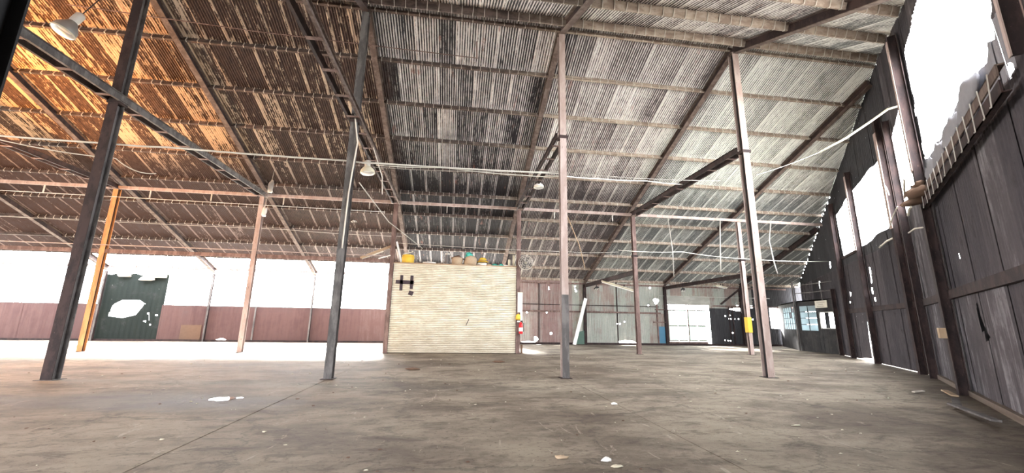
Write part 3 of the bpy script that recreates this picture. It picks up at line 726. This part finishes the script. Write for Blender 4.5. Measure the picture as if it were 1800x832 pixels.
wpost('A', -11.95, 7.2, .08, 'steel_pink', 'thin pinkish post at the right edge of the great torn opening', off=.1, z0=4.75)
wpost('A', -16.5, 6, .2, 'steel_dark', 'right wall post behind the camera')
p2 = wpost('B', .5, 9.3, .2, 'steel_dark', 'pale topped post standing at the bend of the right wall')
p3 = wpost('B', 4.7, 8.6, .16, 'steel_dark', 'slim post above the bright slit in the right wall')
wpost('B', 8.1, 8.0, .2, 'steel_dark', 'dark post left of the last bright opening of the right wall')
wpost('B', 10.2, 3.6, .16, 'steel_dark', 'dark post at the office corner on the right wall')
MB().box(-.5, 1.1, -.02, .0, -.6, .7).obj('dark_backing', M['black'], wa, loc=on(-6.95, 1.65, -.05), rot=(0, 0, aA))  # black panel added behind the wall hole to keep it dark
# pale strips added on the upper posts: daylight put into their colour
MB().box(-.11, .11, .10, .122, 5.5, 9.3).obj('daylit_strip', M['steel_pink'], p)
MB().box(-.1, .1, .1, .125, 5.0, 8.7).obj('daylit_strip', M['steel_pink'], p2); MB().box(-.08, .08, .1, .125, 4.9, 8.4).obj('daylit_strip', M['steel_pink'], p3)
# girder with hooks under the great opening
g = empty('wall_girder', on(-11.6, 4.7, .25), aA, label='dark girder with hooks under the great torn opening', cat='beam')
MB().box(0, 7.0, -.03, -.01, .0, .16).box(0, 7.0, -.10, -.01, .14, .16).obj('channel', M['steel_mid'], g)
MB().box(0, 7.0, -.03, -.01, -.24, -.06).box(0, 7.0, -.10, -.01, -.24, -.22).obj('channel', M['steel_dark'], g)
hk = MB().bar((0, .01, .17), (0, .01, -.28), .012, .012, up=(1, 0, 0)).bar((0, .01, -.28), (.06, .01, -.28), .012, .016).mesh('hook', M['galv'])
for k in range(15): link('hook', hk, g, (.3+.46*k, 0, 0), (0, random.uniform(-.3, .3), 0))
# torn lining under the openings
lin = [(-9.6, 5.2, .5), (-8.3, 5.15, .45), (-7.0, 5.15, .42), (-6.0, 5.15, .4)]
for j, (u, z, r_) in enumerate(lin):
    c = on(u, z, .10); lump((0, 0, -.1), r_, (1.4, .16, .55), 40+j, amp=.2, flat=False, seg=18, rings=12).obj('torn_lining', M['lining'], loc=c, rot=(0, 0, aA),
        label=f'sagging grey lining below the great torn opening, {ordw[j]} from the right edge', cat='lining', group='sagging lining on the right wall')
for j, (a, b_, r_) in enumerate(((on(-3.9, 5.05, .4), on(-5.7, 5.1, .55), .025), (on(-3.9, 4.55, .4), on(-5.4, 4.45, .5), .03), (on(-4.9, 4.95, .8), on(-1.2, 6.2, .5), .018), (on(-4.9, 4.0, .3), on(-2.5, 4.3, .3), .02), (on(-2.2, 5.2, .4), on(.9, 5.1, .4), .02), (on(2.2, 4.6, .2, 'B'), on(.6, 4.7, .2, 'B'), .03))):
    pipe([a, (a+b_)/2+Vector((0, 0, .05)), b_], r_, f'loose stick caught on the right wall, {ordw[j]} of the scattered sticks from the right', 'wood_pale', 'stick', 'loose_stick')
for j, (u, z) in enumerate(((-5.4, 4.85), (-5.7, 4.7), (-5.1, 4.6))):
    c = on(u, z, .3)
    lump((0, 0, 0), .22, (1.5, .6, .5), 60+j, amp=.35).obj('debris_clump', M['brown'], loc=c, rot=(.3, .2, aA+j), label=f'clump of debris on the girder end at the thick post, {["right", "middle", "lower"][j]}', cat='debris', group='debris on the girder')
# fallen strips along the foot of the wall
for j, (u, off, L_) in enumerate(((-6.6, .55, 1.7), (-5.2, .45, 1.2), (-8.2, .6, 1.9))):
    tag(MB().box(-L_/2, L_/2, -.06, .06, 0, .03).obj('fallen_strip', M['wood' if j == 1 else 'steel_grey'], loc=on(u, .02+.03*j, off), rot=(.05, .02, aA+.12*(j-1))), f'fallen strip on the floor along the near right wall, {["middle one", "by the thick post", "nearest one"][j]}', 'strip', 'fallen strips')
tag(MB().box(-.2, .2, -.03, .03, 0, .03).obj('fallen_strip', M['wood_pale'], loc=on(-5.1, .015, .95), rot=(0, 0, .2)), 'short pale stick on the floor beside the thick post', 'strip')

# ------------------------------------------------------------------ other walls (mostly out of view)
wl = empty('wall_left', (0, 0, 0), kind='structure')
u = YF
while u < YB:
    ue = min(u+2, YB); OL = Vector((XL, 0, 0)); DY = Vector((0, 1, 0)); topf = lambda q: rz(q)+.12
    add_sheet(wl, sheet_strips(OL, DY, u, ue, .03, 1.6, [], .005, .5, 0, Vector((1, 0, 0))), M['wall_brick'])
    add_sheet(wl, sheet_strips(OL, DY, u, ue, 4.2, topf, [], .005, .5, 0, Vector((1, 0, 0))), M['wall_grey'])
    u = ue
wf = empty('wall_front', (0, 0, 0), kind='structure')
u = XL
OPEN = [(-30, -22), (-18, -10), (-7.5, -2.4)]
while u < wallx(YF):
    ue = min(u+1, wallx(YF)); op = any(a <= u+.5 <= b_ for a, b_ in OPEN)
    add_sheet(wf, sheet_strips(Vector((0, YF, 0)), DX, u, ue, 3.4 if op else .03, rz(YF)+.12, [], .01, .25, 0, Vector((0, 1, 0))), M['wall_grey'])
    u = ue
portal('portal', (XL-.3, 12, 2.9), (PI/2, 0, -PI/2), 33, 2.7)
for a, b_ in OPEN: portal('portal', ((a+b_)/2, YF-.3, 1.7), (PI/2, 0, 0), b_-a, 3.4)

# ------------------------------------------------------------------ office in the corner
of = empty('office', (0, 0, 0), label='black boarded office with gridded windows in the far right corner', cat='cabin')
P0, P1, P2 = Vector((21.5, 20.2, 0)), Vector((22.0, 23.7, 0)), Vector((25.1, 28.75, 0))
def face(a, b_, holes, zt=3.05):
    d = (b_-a).normalized(); L_ = (b_-a).length; nr = Vector((-d.y, d.x, 0))
    cuts = sorted({0, L_} | {k*1.2 for k in range(1, int(L_/1.2)+1) if L_-k*1.2 > .3} | {h[i][0] for h in holes for i in (0, 1)})
    for ua, ub_ in zip(cuts, cuts[1:]):
        if ub_-ua < .02: continue
        zs = [0]
        for h in holes:
            if h[0][0] <= (ua+ub_)/2 <= h[1][0]: zs += [h[0][1], h[2][1]]
        zs.append(zt)
        for z0, z1 in zip(zs[::2], zs[1::2]):
            MB().prof([(-.02, z0), (.02, z0), (.02, z1), (-.02, z1)], a+d*(ua+.006), a+d*(ub_-.006)).obj('board', M['office'], of)
    return d, L_, nr
h1 = [(.25, 1.3), (4.3, 1.3), (4.3, 2.82), (.25, 2.82)]
h2 = [(1.83, 1.25), (3.3, 1.25), (3.3, 2.8), (1.83, 2.8)]; h3 = [(.45, 1.42), (1.55, 1.42), (1.55, 2.35), (.45, 2.35)]
dl, LL, nl = face(P1, P2, [h1]); dr, LR, nr_ = face(P0, P1, [h2, h3])
def window(nm, a, d, nr, u0, u1, z0, z1, nx, nz, skip=()):
    w_ = empty(nm, a+d*u0, 0, kind='structure'); b = MB()
    q = lambda u, z, o=0: d*(u-u0)+nr*o+Vector((0, 0, z))
    for i in range(nx+1):
        uu = u0+(u1-u0)*i/nx; b.bar(q(uu, z0), q(uu, z1), .05, .05 if i in (0, nx) else .03, up=d)
    for i in range(nz+1):
        zz = z0+(z1-z0)*i/nz; b.bar(q(u0, zz), q(u1, zz), .05, .05 if i in (0, nz) else .03)
    b.obj('window_frame', M['black'], w_)
    for i in range(nx):
        for k in range(nz):
            if (i, k) in skip: continue
            ua, ub_ = u0+(u1-u0)*i/nx+.02, u0+(u1-u0)*(i+1)/nx-.02; za, zb = z0+(z1-z0)*k/nz+.02, z0+(z1-z0)*(k+1)/nz-.02
            MB().raw([q(ua, za, -.004), q(ub_, za, -.004), q(ub_, zb, -.004), q(ua, zb, -.004), q(ua, za, .004), q(ub_, za, .004), q(ub_, zb, .004), q(ua, zb, .004)],
                     [(3, 2, 1, 0), (4, 5, 6, 7), (0, 1, 5, 4), (1, 2, 6, 5), (2, 3, 7, 6), (3, 0, 4, 7)]).obj('pane', M['pane'], w_)
    return w_
window('window_1', P1, dl, nl, .25, 4.3, 1.3, 2.82, 6, 4, ((1, 3), (2, 2)))
window('window_2', P0, dr, nr_, 1.83, 3.3, 1.25, 2.8, 2, 4)
b = MB(); q = lambda u, z: P0+dr*u+nr_*.02+Vector((0, 0, z))
for z in (1.42, 2.35): b.bar(q(.4, z), q(1.6, z), .05, .06)
for u in (.42, 1.58): b.bar(q(u, 1.4), q(u, 2.38), .05, .06, up=dr)
w3 = empty('window_3', (0, 0, 0), kind='structure'); b.obj('window_frame', M['concrete'], w3)
# office deck and rail
rf = MB().raw([tuple(P0+Vector((0, 0, 3.05))), tuple(P1+Vector((0, 0, 3.05))), tuple(P2+Vector((0, 0, 3.05))), (26.6, 28.7, 3.05), (wallx(20.3)-.05, 20.2, 3.05)], [(0, 1, 2, 3, 4)])
rf.raw([(x, y, z+.08) for x, y, z in rf.v[:5]], [(4, 3, 2, 1, 0)]); rf.obj('deck', M['office'], of)
b = MB(); up = lambda P, z: P+Vector((0, 0, z))
for z in (3.6, 4.1): b.bar(up(P0, z), up(P1, z), .05, .05)
for f in (0, .35, 1.0): b.bar(up(P0.lerp(P1, f), 3.05), up(P0.lerp(P1, f), 4.12), .05, .05, up=(1, 0, 0))
b.obj('guard_rail', M['steel_grey'], of)
tag(MB().bar(up(P1, 0)+Vector((-.1, .05, 0)), up(P1, 4.4)+Vector((-.1, .05, 0)), .08, .08, up=(1, 0, 0)).obj('office_post', M['steel_grey']), 'thin grey post at the front corner of the office', 'post')
sg = empty('sign_board', P0+dr*.95+nr_*.04+Vector((0, 0, 2.62)), math.atan2(dr.y, dr.x), label='small cream sign with three faded lines above the office opening', cat='sign')
MB().box(-.1, .85, 0, .03, 0, .42).obj('board', M['sign'], sg)
b = MB()
for z, a, c in ((.32, .05, .70), (.20, .22, .56), (.08, .12, .66)):
    u = a
    while u < c:
        l = random.uniform(.03, .06); b.box(u, u+l, .03, .034, z-.02, z+.02); u += l+random.uniform(.01, .035)
b.obj('faded_lettering', M['ink'], sg, kind='stuff')

# ------------------------------------------------------------------ roller shutter room
sx0, sx1 = XC(2)+.11, XC(3)-.11
sh = empty('roller_shutter', ((sx0+sx1)/2, Y2-.02, 0), label='wide cream corrugated roller shutter between two second row columns', cat='shutter')
hw = (sx1-sx0)/2; NS = 50; sh_h = 4.22/NS
pr = [(.004, -.004), (-.012, .008), (-.026, .025), (-.028, .05), (-.018, .068), (.004, sh_h-.003), (.010, sh_h-.003), (.010, -.004)]
vs = [(x, a, z) for x in (-hw, hw) for a, z in pr]; n = len(pr)
ms = MB().raw(vs, [(i, (i+1) % n, (i+1) % n+n, i+n) for i in range(n)]+[tuple(range(n-1, -1, -1)), tuple(range(n, 2*n))], False).mesh('slat', M['shutter'])
for k in range(NS): link('slat', ms, sh, (random.uniform(-.004, .004), random.uniform(-.003, .003), .02+k*sh_h))
cx = (sx0+sx1)/2
tp = lambda x0, x1, z0, z1, rot=0: MB().box(-(x1-x0)/2, (x1-x0)/2, -.004, .004, -(z1-z0)/2, (z1-z0)/2).obj('tape_strip', M['tape'], sh, loc=((x0+x1)/2-cx, -.027, (z0+z1)/2), rot=(0, rot, 0), label='dark tape strip')
tp(-2.68, -2.54, 2.92, 3.66); tp(-2.2, -2.05, 3.0, 3.66); tp(-2.88, -2.02, 3.24, 3.42, .02); tp(-2.24, -2.02, 2.70, 2.90, .35)
tp(.63, .66, 1.3, 1.62, .4)
rm = empty('store_room', (cx, Y2+.02, 0), label='boarded store room behind the cream shutter, its top used as a shelf', cat='cabin')
MB().box(-hw-.1, -hw-.06, .12, 3.6, 0, 4.234).obj('side_panel', M['wall_brick'], rm); MB().box(hw+.06, hw+.1, .12, 3.6, 0, 4.234).obj('side_panel', M['wall_grey'], rm)
MB().box(-hw-.1, hw+.1, .0, 3.6, 4.235, 4.30).obj('roof_deck', M['wood'], rm); MB().box(-hw-.1, hw+.1, 3.56, 3.6, 0, 4.234).obj('back_panel', M['wall_grey'], rm)
ZD = 4.30; YT = Y2+.35
# things on top of the store room
t_ = empty('tub', (-2.42, YT, ZD), label='round yellow tub standing on the left of the shutter top', cat='tub')
MB().lathe([(0, 0), (.26, 0), (.30, .04), (.31, .30), (.27, .36)], 16).obj('body', M['yellow'], t_); MB().lathe([(.29, .35), (.30, .40), (.22, .43), (0, .44)], 16).obj('lid', M['yellow'], t_)
t_ = empty('dish', (-1.35, YT, ZD), label='flat white dish on the shutter top, right of the yellow tub', cat='dish')
MB().lathe([(0, .0), (.16, .0), (.31, .05), (.33, .08), (.28, .08), (.14, .11), (0, .12)], 16).obj('bowl', M['white'], t_)
t_ = empty('canister', (-.48, YT, ZD), label='pale grey canister standing left of the sacks', cat='canister')
MB().lathe([(0, 0), (.115, 0), (.12, .03), (.12, .55), (.11, .57)], 14).obj('body', M['steel_grey'], t_); MB().lathe([(.123, .50), (.123, .58), (0, .59)], 14).obj('cap', M['galv'], t_)
t_ = empty('bucket', (.02, YT, ZD), label='beige bucket with brown rags spilling over its rim', cat='bucket')
MB().lathe([(0, 0), (.24, 0), (.30, .36), (.28, .36), (.24, .3)], 16).obj('body', M['sack'], t_); lump((0, 0, .28), .24, (1.3, 1, .5), 3, amp=.3).obj('rags', M['brown'], t_)
t_ = empty('sack', (.70, YT, ZD), label='full round sack with a green cloth tucked in the top', cat='sack')
lump((0, 0, 0), .34, (1, .95, 1.0), 5, amp=.06, seg=16, rings=12).obj('body', M['sack'], t_); lump((-.08, 0, .42), .17, (1.3, 1, .9), 6, amp=.25).obj('cloth', M['teal'], t_)
t_ = empty('hat', (1.32, YT, ZD+.20), label='yellow hat on a heap of pale cloths', cat='hat')
MB().lathe([(.30, 0), (.30, .02), (.21, .05), (.20, .14), (.12, .22), (0, .24)], 16).obj('crown', M['yellow'], t_); MB().lathe([(.22, .05), (.22, .09), (.205, .09)], 16).obj('band', M['brown'], t_)
tag(lump((1.30, YT, ZD), .22, (1.2, 1.1, .5), 8, amp=.2).obj('cloth_heap', M['white']), 'heap of pale cloths under the yellow hat', 'cloth')
tag(lump((1.66, YT-.05, ZD), .12, (1.1, 1, .5), 9, amp=.3).obj('cloth_heap', M['sack']), 'low beige cloth between the yellow hat and the teal cloths', 'cloth')
tag(lump((1.95, YT, ZD), .13, (1.1, 1, .62), 10, amp=.3).obj('cloth_heap', M['teal']), 'teal cloth on the shutter top, the left of two', 'cloth')
tag(lump((2.27, YT, ZD), .13, (1.1, 1, .6), 12, amp=.3).obj('cloth_heap', M['teal']), 'teal cloth on the shutter top, the right of two', 'cloth')
tag(lump((2.50, YT, ZD), .10, (1.5, 1, .6), 13, amp=.2).obj('cloth_heap', M['white']), 'small pale bundle at the right end of the shutter top', 'cloth')
tag(MB().lathe([(0, 0), (.065, 0), (.065, .36), (.05, .38), (0, .38)], 12, (2.70, YT, ZD)).obj('roll', M['cream']), 'short cream roll standing at the right end of the shutter top', 'roll')
tag(MB().lathe([(0, 0), (.07, 0), (.07, .62), (0, .62)], 12, (2.95, YT+.05, ZD)).obj('roll', M['cream']), 'tall cream roll beside the column at the right end of the shutter', 'roll')
# planks round the left column head
pls = [((-4.6, 20.0, 4.42), (-2.95, 20.35, 5.25), .12, 'wood', 'long brown plank slanting across the left shutter column'), ((-4.55, 20.1, 4.40), (-3.6, 20.3, 4.85), .08, 'wood_pale', 'short pale plank left of the shutter column, under the brown plank'),
       ((-3.0, 20.32, 5.35), (-2.72, 20.4, 4.34), .09, 'white', 'white board leaning beside the yellow tub'), ((-2.98, 20.5, 5.0), (-2.62, 20.5, 4.35), .06, 'steel_grey', 'grey slat leaning behind the yellow tub'),
       ((-2.7, 20.55, 4.75), (-2.2, 20.6, 4.92), .05, 'wood_pale', 'small pale stick above the yellow tub'), ((-3.75, 20.0, 4.42), (-3.2, 20.0, 4.60), .05, 'white', 'short white stick on the low red beam end')]
for a, b_, w_, mm, lb in pls: tag(MB().bar(a, b_, .03, w_).obj('plank', M[mm]), lb, 'plank')

# ------------------------------------------------------------------ fan, board, extinguisher by the right shutter column
fx, fz, fy = XC(3)+.33, 4.45, Y2-.30
fan = empty('wall_fan', (fx, fy, fz), math.radians(-8), label='round caged wall fan on the column at the right of the shutter', cat='fan')
b = MB()
def ring(R_, y, r_, seg=20): b.tube([(R_*math.cos(2*PI*k/seg), y, R_*math.sin(2*PI*k/seg)) for k in range(seg+1)], r_, 5, False)
for R_, y in ((.37, 0), (.36, -.07), (.28, -.09), (.18, -.10), (.36, .07), (.2, .1)): ring(R_, y, .012)
for k in range(16):
    a = 2*PI*k/16; c, s_ = math.cos(a), math.sin(a); b.tube([(.04*c, -.10, .04*s_), (.25*c, -.095, .25*s_), (.37*c, 0, .37*s_), (.22*c, .1, .22*s_)], .007, 4, False)
b.obj('cage', M['galv'], fan)
for k in range(4):
    a = k*PI/2+.4; ax = Matrix.Rotation(a, 4, 'Y')
    pts = [(.05, -.02, -.04), (.30, -.05, -.12), (.33, 0, .02), (.26, .03, .12), (.05, .02, .04)]
    MB().raw([ax @ Vector(p_) for p_ in pts]+[ax @ (Vector(p_)+Vector((0, .006, 0))) for p_ in pts], [(0, 1, 2, 3, 4), (9, 8, 7, 6, 5)]).obj('blade', M['steel_grey'], fan)
MB().lathe([(0, -.11), (.05, -.10), (.055, 0), (.05, .02)], 12, m=Matrix.Rotation(PI/2, 4, 'X')).obj('hub', M['cream'], fan)
MB().lathe([(.05, -.2), (.09, -.15), (.09, -.03), (.05, .0)], 12, m=Matrix.Rotation(PI/2, 4, 'X')).obj('motor', M['black'], fan)
MB().bar((-.02, .18, -.02), (-.33, .24, -.1), .05, .05).obj('bracket', M['black'], fan)
px_ = XC(3)
nb = empty('notice_board', (px_+.03, Y2-.12, 2.0), label='narrow white board fixed to the right shutter column', cat='board')
MB().box(-.07, .17, -.02, 0, .0, .95).obj('panel', M['white'], nb); MB().box(-.08, .18, -.012, .006, -.02, .0).box(-.08, .18, -.012, .006, .95, .97).obj('edge_strip', M['cream'], nb)
tag(lump((px_-.02, Y2-.16, 1.62), .13, (1, .5, 1.4), 33, amp=.15).obj('pouch', M['yellow']), 'yellow pouch hanging under the white board on the shutter column', 'pouch')
ex = empty('fire_extinguisher', (px_+.12, Y2-.2, .95), label='red fire extinguisher hanging on the right shutter column', cat='extinguisher')
MB().lathe([(0, 0), (.09, 0), (.1, .03), (.1, .42), (.06, .52), (.03, .54), (.03, .58)], 14).obj('cylinder', M['red'], ex)
MB().lathe([(.102, .12), (.102, .30)], 14).obj('paper_label', M['white'], ex, label='white paper band'); MB().box(-.02, .1, -.02, .02, .58, .63).obj('handle', M['black'], ex)
MB().tube([(.03, 0, .58), (.14, 0, .5), (.15, 0, .2), (.13, 0, .1)], .015).obj('hose', M['black'], ex)
tag(MB().box(px_-.05, px_+.20, Y2-.15, Y2-.11, 1.50, 1.58).box(px_+.10, px_+.2, Y2-.15, Y2-.12, 1.05, 2.0).obj('mounting_plate', M['white']), 'white mounting plate behind the extinguisher on the shutter column', 'plate')
tag(MB().box(px_+.14, px_+.24, Y2-.06, Y2+.04, .02, .42).obj('pipe_cover', M['brown']), 'slim brown cover at the foot of the right shutter column', 'cover')

# ------------------------------------------------------------------ lamps
def highbay(loc, R_, label, rot=(0, 0, 0), stem=.5, deep=1.0, mat='alu'):
    l = empty('high_bay_lamp', loc, label=label, cat='lamp', group='hanging high-bay lamps'); l.rotation_euler = rot
    MB().lathe([(R_, 0), (R_*1.02, .02), (R_*.95, .10*deep), (R_*.7, R_*.75*deep), (R_*.38, R_*1.1*deep), (R_*.36, R_*1.15*deep)], 24).obj('reflector', M[mat], l)
    MB().lathe([(R_*1.03, -.015), (R_*1.06, .0), (R_*1.03, .025)], 24).obj('rim', M['cream'], l)
    MB().lathe([(R_*.98, .0), (R_*.8, -R_*.16), (R_*.45, -R_*.25), (0, -R_*.28)], 24).obj('lens', M['lens'], l)
    MB().lathe([(R_*.38, R_*1.1*deep), (R_*.42, R_*1.2*deep), (R_*.42, R_*1.9*deep), (R_*.25, R_*2.05*deep), (0, R_*2.1*deep)], 16).obj('ballast_housing', M['galv'], l)
    MB().tube([(0, 0, R_*2.1*deep), (.01, 0, R_*2.1*deep+stem)], .012).obj('stem', M['black'], l)
    return l
highbay((-9.16, 9.4, 7.85), .22, 'large high-bay lamp with a glass lens, hanging at the upper left corner', (math.radians(-12), math.radians(16), 0), 1.5, 1.4)
highbay((-3.06, 13.2, 6.28), .23, 'cream bell-shaped high-bay lamp hanging beside the near column with the cable', (0, math.radians(-5), 0), .5, .95, 'cream')
highbay((3.32, 16.0, 7.22-.1), .21, 'white high-bay lamp on the tie beam left of the centre column', (0, 0, 0), .1, .9, 'white')
def wire(pts, r_, label, mat='cable', sag=0, name='cable'):
    b = MB(); out = []
    for i in range(len(pts)-1):
        a, c = Vector(pts[i]), Vector(pts[i+1])
        for k in range(8):
            f = k/8; out.append(a.lerp(c, f)-Vector((0, 0, sag*4*f*(1-f))))
    out.append(Vector(pts[-1])); return tag(b.tube(out, r_, 5).obj(name, M[mat]), label, 'cable')
wire([(-13.5, 11.62, 6.14), (XC(1)-.1, 11.64, 6.10), (-8.07, 11.66, 6.11), (-3.3, 11.68, 6.07), (-2.5, 11.7, 6.06), (3.1, 11.7, 6.12)], .028, 'thick white cable crossing the hall from the left edge to the centre column', sag=.02)
wire([(3.1, 11.72, 6.06), (4.6, 12.4, 6.30), (7.0, 13.6, 6.80), (9.3, 15.0, 7.30)], .020, 'white cable running on from the centre column to the dark tie beam on its right', sag=.02)
wire([(-2.5, 11.75, 6.02), (-.5, 11.75, 6.08), (2, 11.75, 6.0), (3.1, 11.75, 6.05)], .014, 'thin cable lying along the thick white one above the shutter', sag=.03)
wire([(-2.9, 13.2, 6.5), (3.2, 13.0, 6.7), (9.3, 12.6, 6.6)], .009, 'fine wire strung level above the white cable, behind the centre column', 'galv', .08)
wire([(-13.6, 11.5, 6.35), (-10.2, 12.8, 6.1), (-9.9, 14, 6.1)], .016, 'white cable looping down at the left edge', sag=.15)
wire([(-3.14, Y1-.13, 7.4), (-2.98, Y1-.14, 6.5), (-3.08, Y1-.14, 5.0), (-3.1, Y1-.14, 3.4)], .022, 'white cable running down the near column in the middle left', sag=0)
wire([(-2.95, 13.2, 7.2), (-2.6, 13.3, 6.2), (-2.55, 13.3, 5.6)], .016, 'loose white flex hanging beside the bell-shaped lamp')
wire([(-12.06, 12.3, 10.75), (-6.71, 12.3, 10.5), (.42, 12.3, 10.35)], .016, 'thin dark conduit high up along the ridge, left of the centre', 'steel')
tag(MB().tube([(.36, 12.3, 11.0), (.38, 12.3, 10.35)], .025).obj('drop_pipe', M['steel']), 'short pipe dropping from the ridge to the high conduit', 'pipe')
wire([(XC(4)+.12, Y1, 6.35), (11.4, 10.6, 7.0)], .012, 'thin wire from the right near column towards the curved pipe', 'galv', .05)
tag(MB().tube([(11.4, 10.6, 7.0), (12.0, 10.2, 7.35), (12.5, 9.8, 7.75), (12.75, 9.45, 8.0), (12.9, 9.25, 8.0), (13.0, 9.2, 7.85)], .035).obj('curved_pipe', M['cream']), 'pale curved pipe reaching from the roof space to the torn right wall', 'pipe')
wire([(8.4, Y2-.25, 5.30), (12, Y2-.25, 5.35), (16, Y2-.25, 5.1), (20.9, Y2-.25, 5.15)], .022, 'white cable running level to the right wall above the office', sag=.06)
wire([(-2.9, Y2-.3, 5.20), (5.8, Y2-.3, 5.1), (8.4, Y2-.3, 5.2)], .014, 'thin grey cable strung over the shutter top', 'galv', .05)
wire([(XL+.2, Y2+2, 6.3), (-9, Y2+2, 6.1), (-3, Y2+2, 6.0)], .012, 'fine wire under the dark left roof', 'galv', .05)
for (x, z, l, lb) in ((-15.36, 7.2, .35, 'small conical lamp under the roof at the left'), (-5.81, 7.0, .5, 'small conical lamp above the left part of the shutter'), (15.2, 7.1, .3, 'small conical lamp under the right part of the roof')):
    c = empty('pendant_lamp', (x, 23, z), label=lb, cat='lamp', group='small conical pendant lamps')
    MB().lathe([(.17, -.12), (.10, -.02), (.035, .03), (.03, .1), (0, .1)], 12).obj('shade', M['white'], c); MB().tube([(0, 0, .1), (.03, 0, rz(23)-z)], .008).obj('flex', M['black'], c)
    MB().lathe([(0, -.14), (.05, -.11), (.04, -.05)], 10).obj('bulb', M['lens'], c)
# rag bundles hanging at the left
for (x, y, z, s_, lb) in ((-8.7, 19.2, 7.4, .2, 'pale rag bundle hanging above the second row strut'), (-9.0, 19.6, 6.35, .16, 'white rag hanging below the strut beside the pink brown column')):
    r = empty('rag_bundle', (x, y, z), label=lb, cat='rag')
    lump((0, 0, -.2), s_, (.7, .5, 1.6), int(x*-10), amp=.35).obj('rag', M['galv' if s_ > .18 else 'white'], r); MB().tube([(0, 0, .2), (.05, 0, .9)], .01).obj('cord', M['galv'], r)
# strip lights under the low tie beams
def strip(p, L_, rot, label, tubes=True, mat='cream'):
    s_ = empty('strip_light', p, label=label, cat='lamp', group='old strip lights on the low ties'); s_.rotation_euler = rot
    MB().prof([(-.14, .02), (-.09, -.03), (.09, -.03), (.14, .02), (.06, .07), (-.06, .07)], (-L_/2, 0, 0), (L_/2, 0, 0)).obj('reflector', M[mat], s_)
    if tubes:
        for k in (-1, 1): MB().tube([(-L_/2+.05, k*.06, -.055), (L_/2-.05, k*.06, -.055)], .022).obj('tube', M['white'], s_)
    MB().box(-.3, -.22, -.02, .02, .07, .2).box(.22, .3, -.02, .02, .07, .2).obj('bracket', M['steel_dark'], s_)
strip((10.15, 24.1, 3.78), 2.3, (0, math.radians(17), math.radians(-12)), 'cream strip light hanging askew from the left low tie beam')
strip((9.55, 26.6, 3.86), 1.2, (0, 0, math.radians(75)), 'dark strip light under the left low tie beam, behind the askew one', True, 'black')
strip((15.9, 26.6, 3.9), 1.5, (0, 0, math.radians(60)), 'strip light with a pale end under the middle low tie beam', True, 'black')
strip((18.2, 25.6, 4.1), 1.9, (0, 0, math.radians(40)), 'strip light left of the yellow banded column, near the dark corner', True, 'cream')

# sodium lamp just outside the left edge of the picture: lights the left roof orange
sl = empty('sodium_lamp', (-14.6, 12.2, 6.6), label='burning sodium lamp on a bracket just outside the left edge', cat='lamp')
t = NT('sodium_glow'); t.b.inputs['Emission Color'].default_value = (1, .45, .08, 1); t.b.inputs['Emission Strength'].default_value = 60; M['sodium'] = t.end((1, .6, .2), .5)
MB().lathe([(0, -.12), (.07, -.1), (.09, 0), (.06, .12), (0, .14)], 14).obj('bulb', M['sodium'], sl); MB().lathe([(.05, .13), (.05, .28), (0, .28)], 12).obj('socket', M['black'], sl)
MB().tube([(0, 0, .28), (0, -.2, .8), (-1.0, -.7, .82)], .02).obj('bracket', M['steel_dark'], sl)
ld = bpy.data.lights.new('sodium_light', 'POINT'); ld.energy = 2300; ld.color = (1, .43, .11); ld.shadow_soft_size = .12
lo = bpy.data.objects.new('sodium_light', ld); COL.objects.link(lo); lo.parent = sl; lo.location = (.12, .12, -.25)

# ------------------------------------------------------------------ small things on the floor
pud = MB(); pts = [(-4.25+(x+4.25)*.62, 8.72+(y-8.72)*.7) for x, y in [(-4.62, 8.72), (-4.5, 8.5), (-4.36, 8.52), (-4.22, 8.38), (-4.0, 8.5), (-3.92, 8.72), (-3.72, 8.86), (-3.86, 8.98), (-4.0, 8.9), (-4.12, 9.05), (-4.36, 8.94), (-4.48, 9.0)]]
pud.raw([(x, y, .0075) for x, y in pts], [tuple(range(len(pts)))]); tag(pud.obj('puddle', M['water']), 'small shining puddle on the floor at the left, in front of the near columns', 'puddle', kind=None)
chips = [((1.27, 4.84), .055, (1.3, .8, .35), 'sack', 'orange brown chip on the floor at the bottom centre'), ((1.75, 4.70), .045, (1.2, .9, .6), 'white', 'white lump of rubble right of the orange chip'),
         ((1.80, 4.52), .05, (1.4, .8, .2), 'cream', 'flat cream shard nearest the camera at the bottom'), ((3.07, 7.76), .05, (1.2, 1, .5), 'white', 'white lump on the floor below the gap of the right columns'),
         ((-1.9, 3.95), .035, (1.3, .8, .5), 'white', 'white stone at the bottom edge, left of centre'), ((5.3, 6.0), .05, (1.8, .4, .2), 'cream', 'pale stick on the floor at the lower right'),
         ((1.75, 15.8), .14, (1.6, .7, .3), 'brown', 'dark heap of scraps in front of the column right of the shutter'), ((-1.2, 13.4), .11, (1.8, .6, .4), 'brown', 'dark scrap heap in front of the shutter')]
for j, ((x, y), r_, sc, mm, lb) in enumerate(chips): tag(lump((x, y, .004), r_, sc, 70+j, 8, 5, .25).obj('rubble_chip', M[mm]), lb, 'rubble')
rg2 = random.Random(5)
for cl, mm in (('white', 'cream'), ('brown', 'brown')):
    b = MB()
    for k in range(130 if cl == 'white' else 90):
        d = rg2.uniform(3.2, 20); a = rg2.uniform(-.85, .75); x, y = d*math.sin(a+.13), d*math.cos(a+.13)
        if x > wallx(y)-1: continue
        s_ = rg2.uniform(.004, .014)*(1+.05*d); m_ = lump((x, y, .003), s_, (rg2.uniform(.8, 2), 1, .5), k, 5, 3, .3); b.raw(m_.v, m_.f)
    tag(b.obj('grit', M[mm]), f'{"pale" if cl == "white" else "dark"} grit and crumbs scattered over the concrete floor', 'grit', kind='stuff')
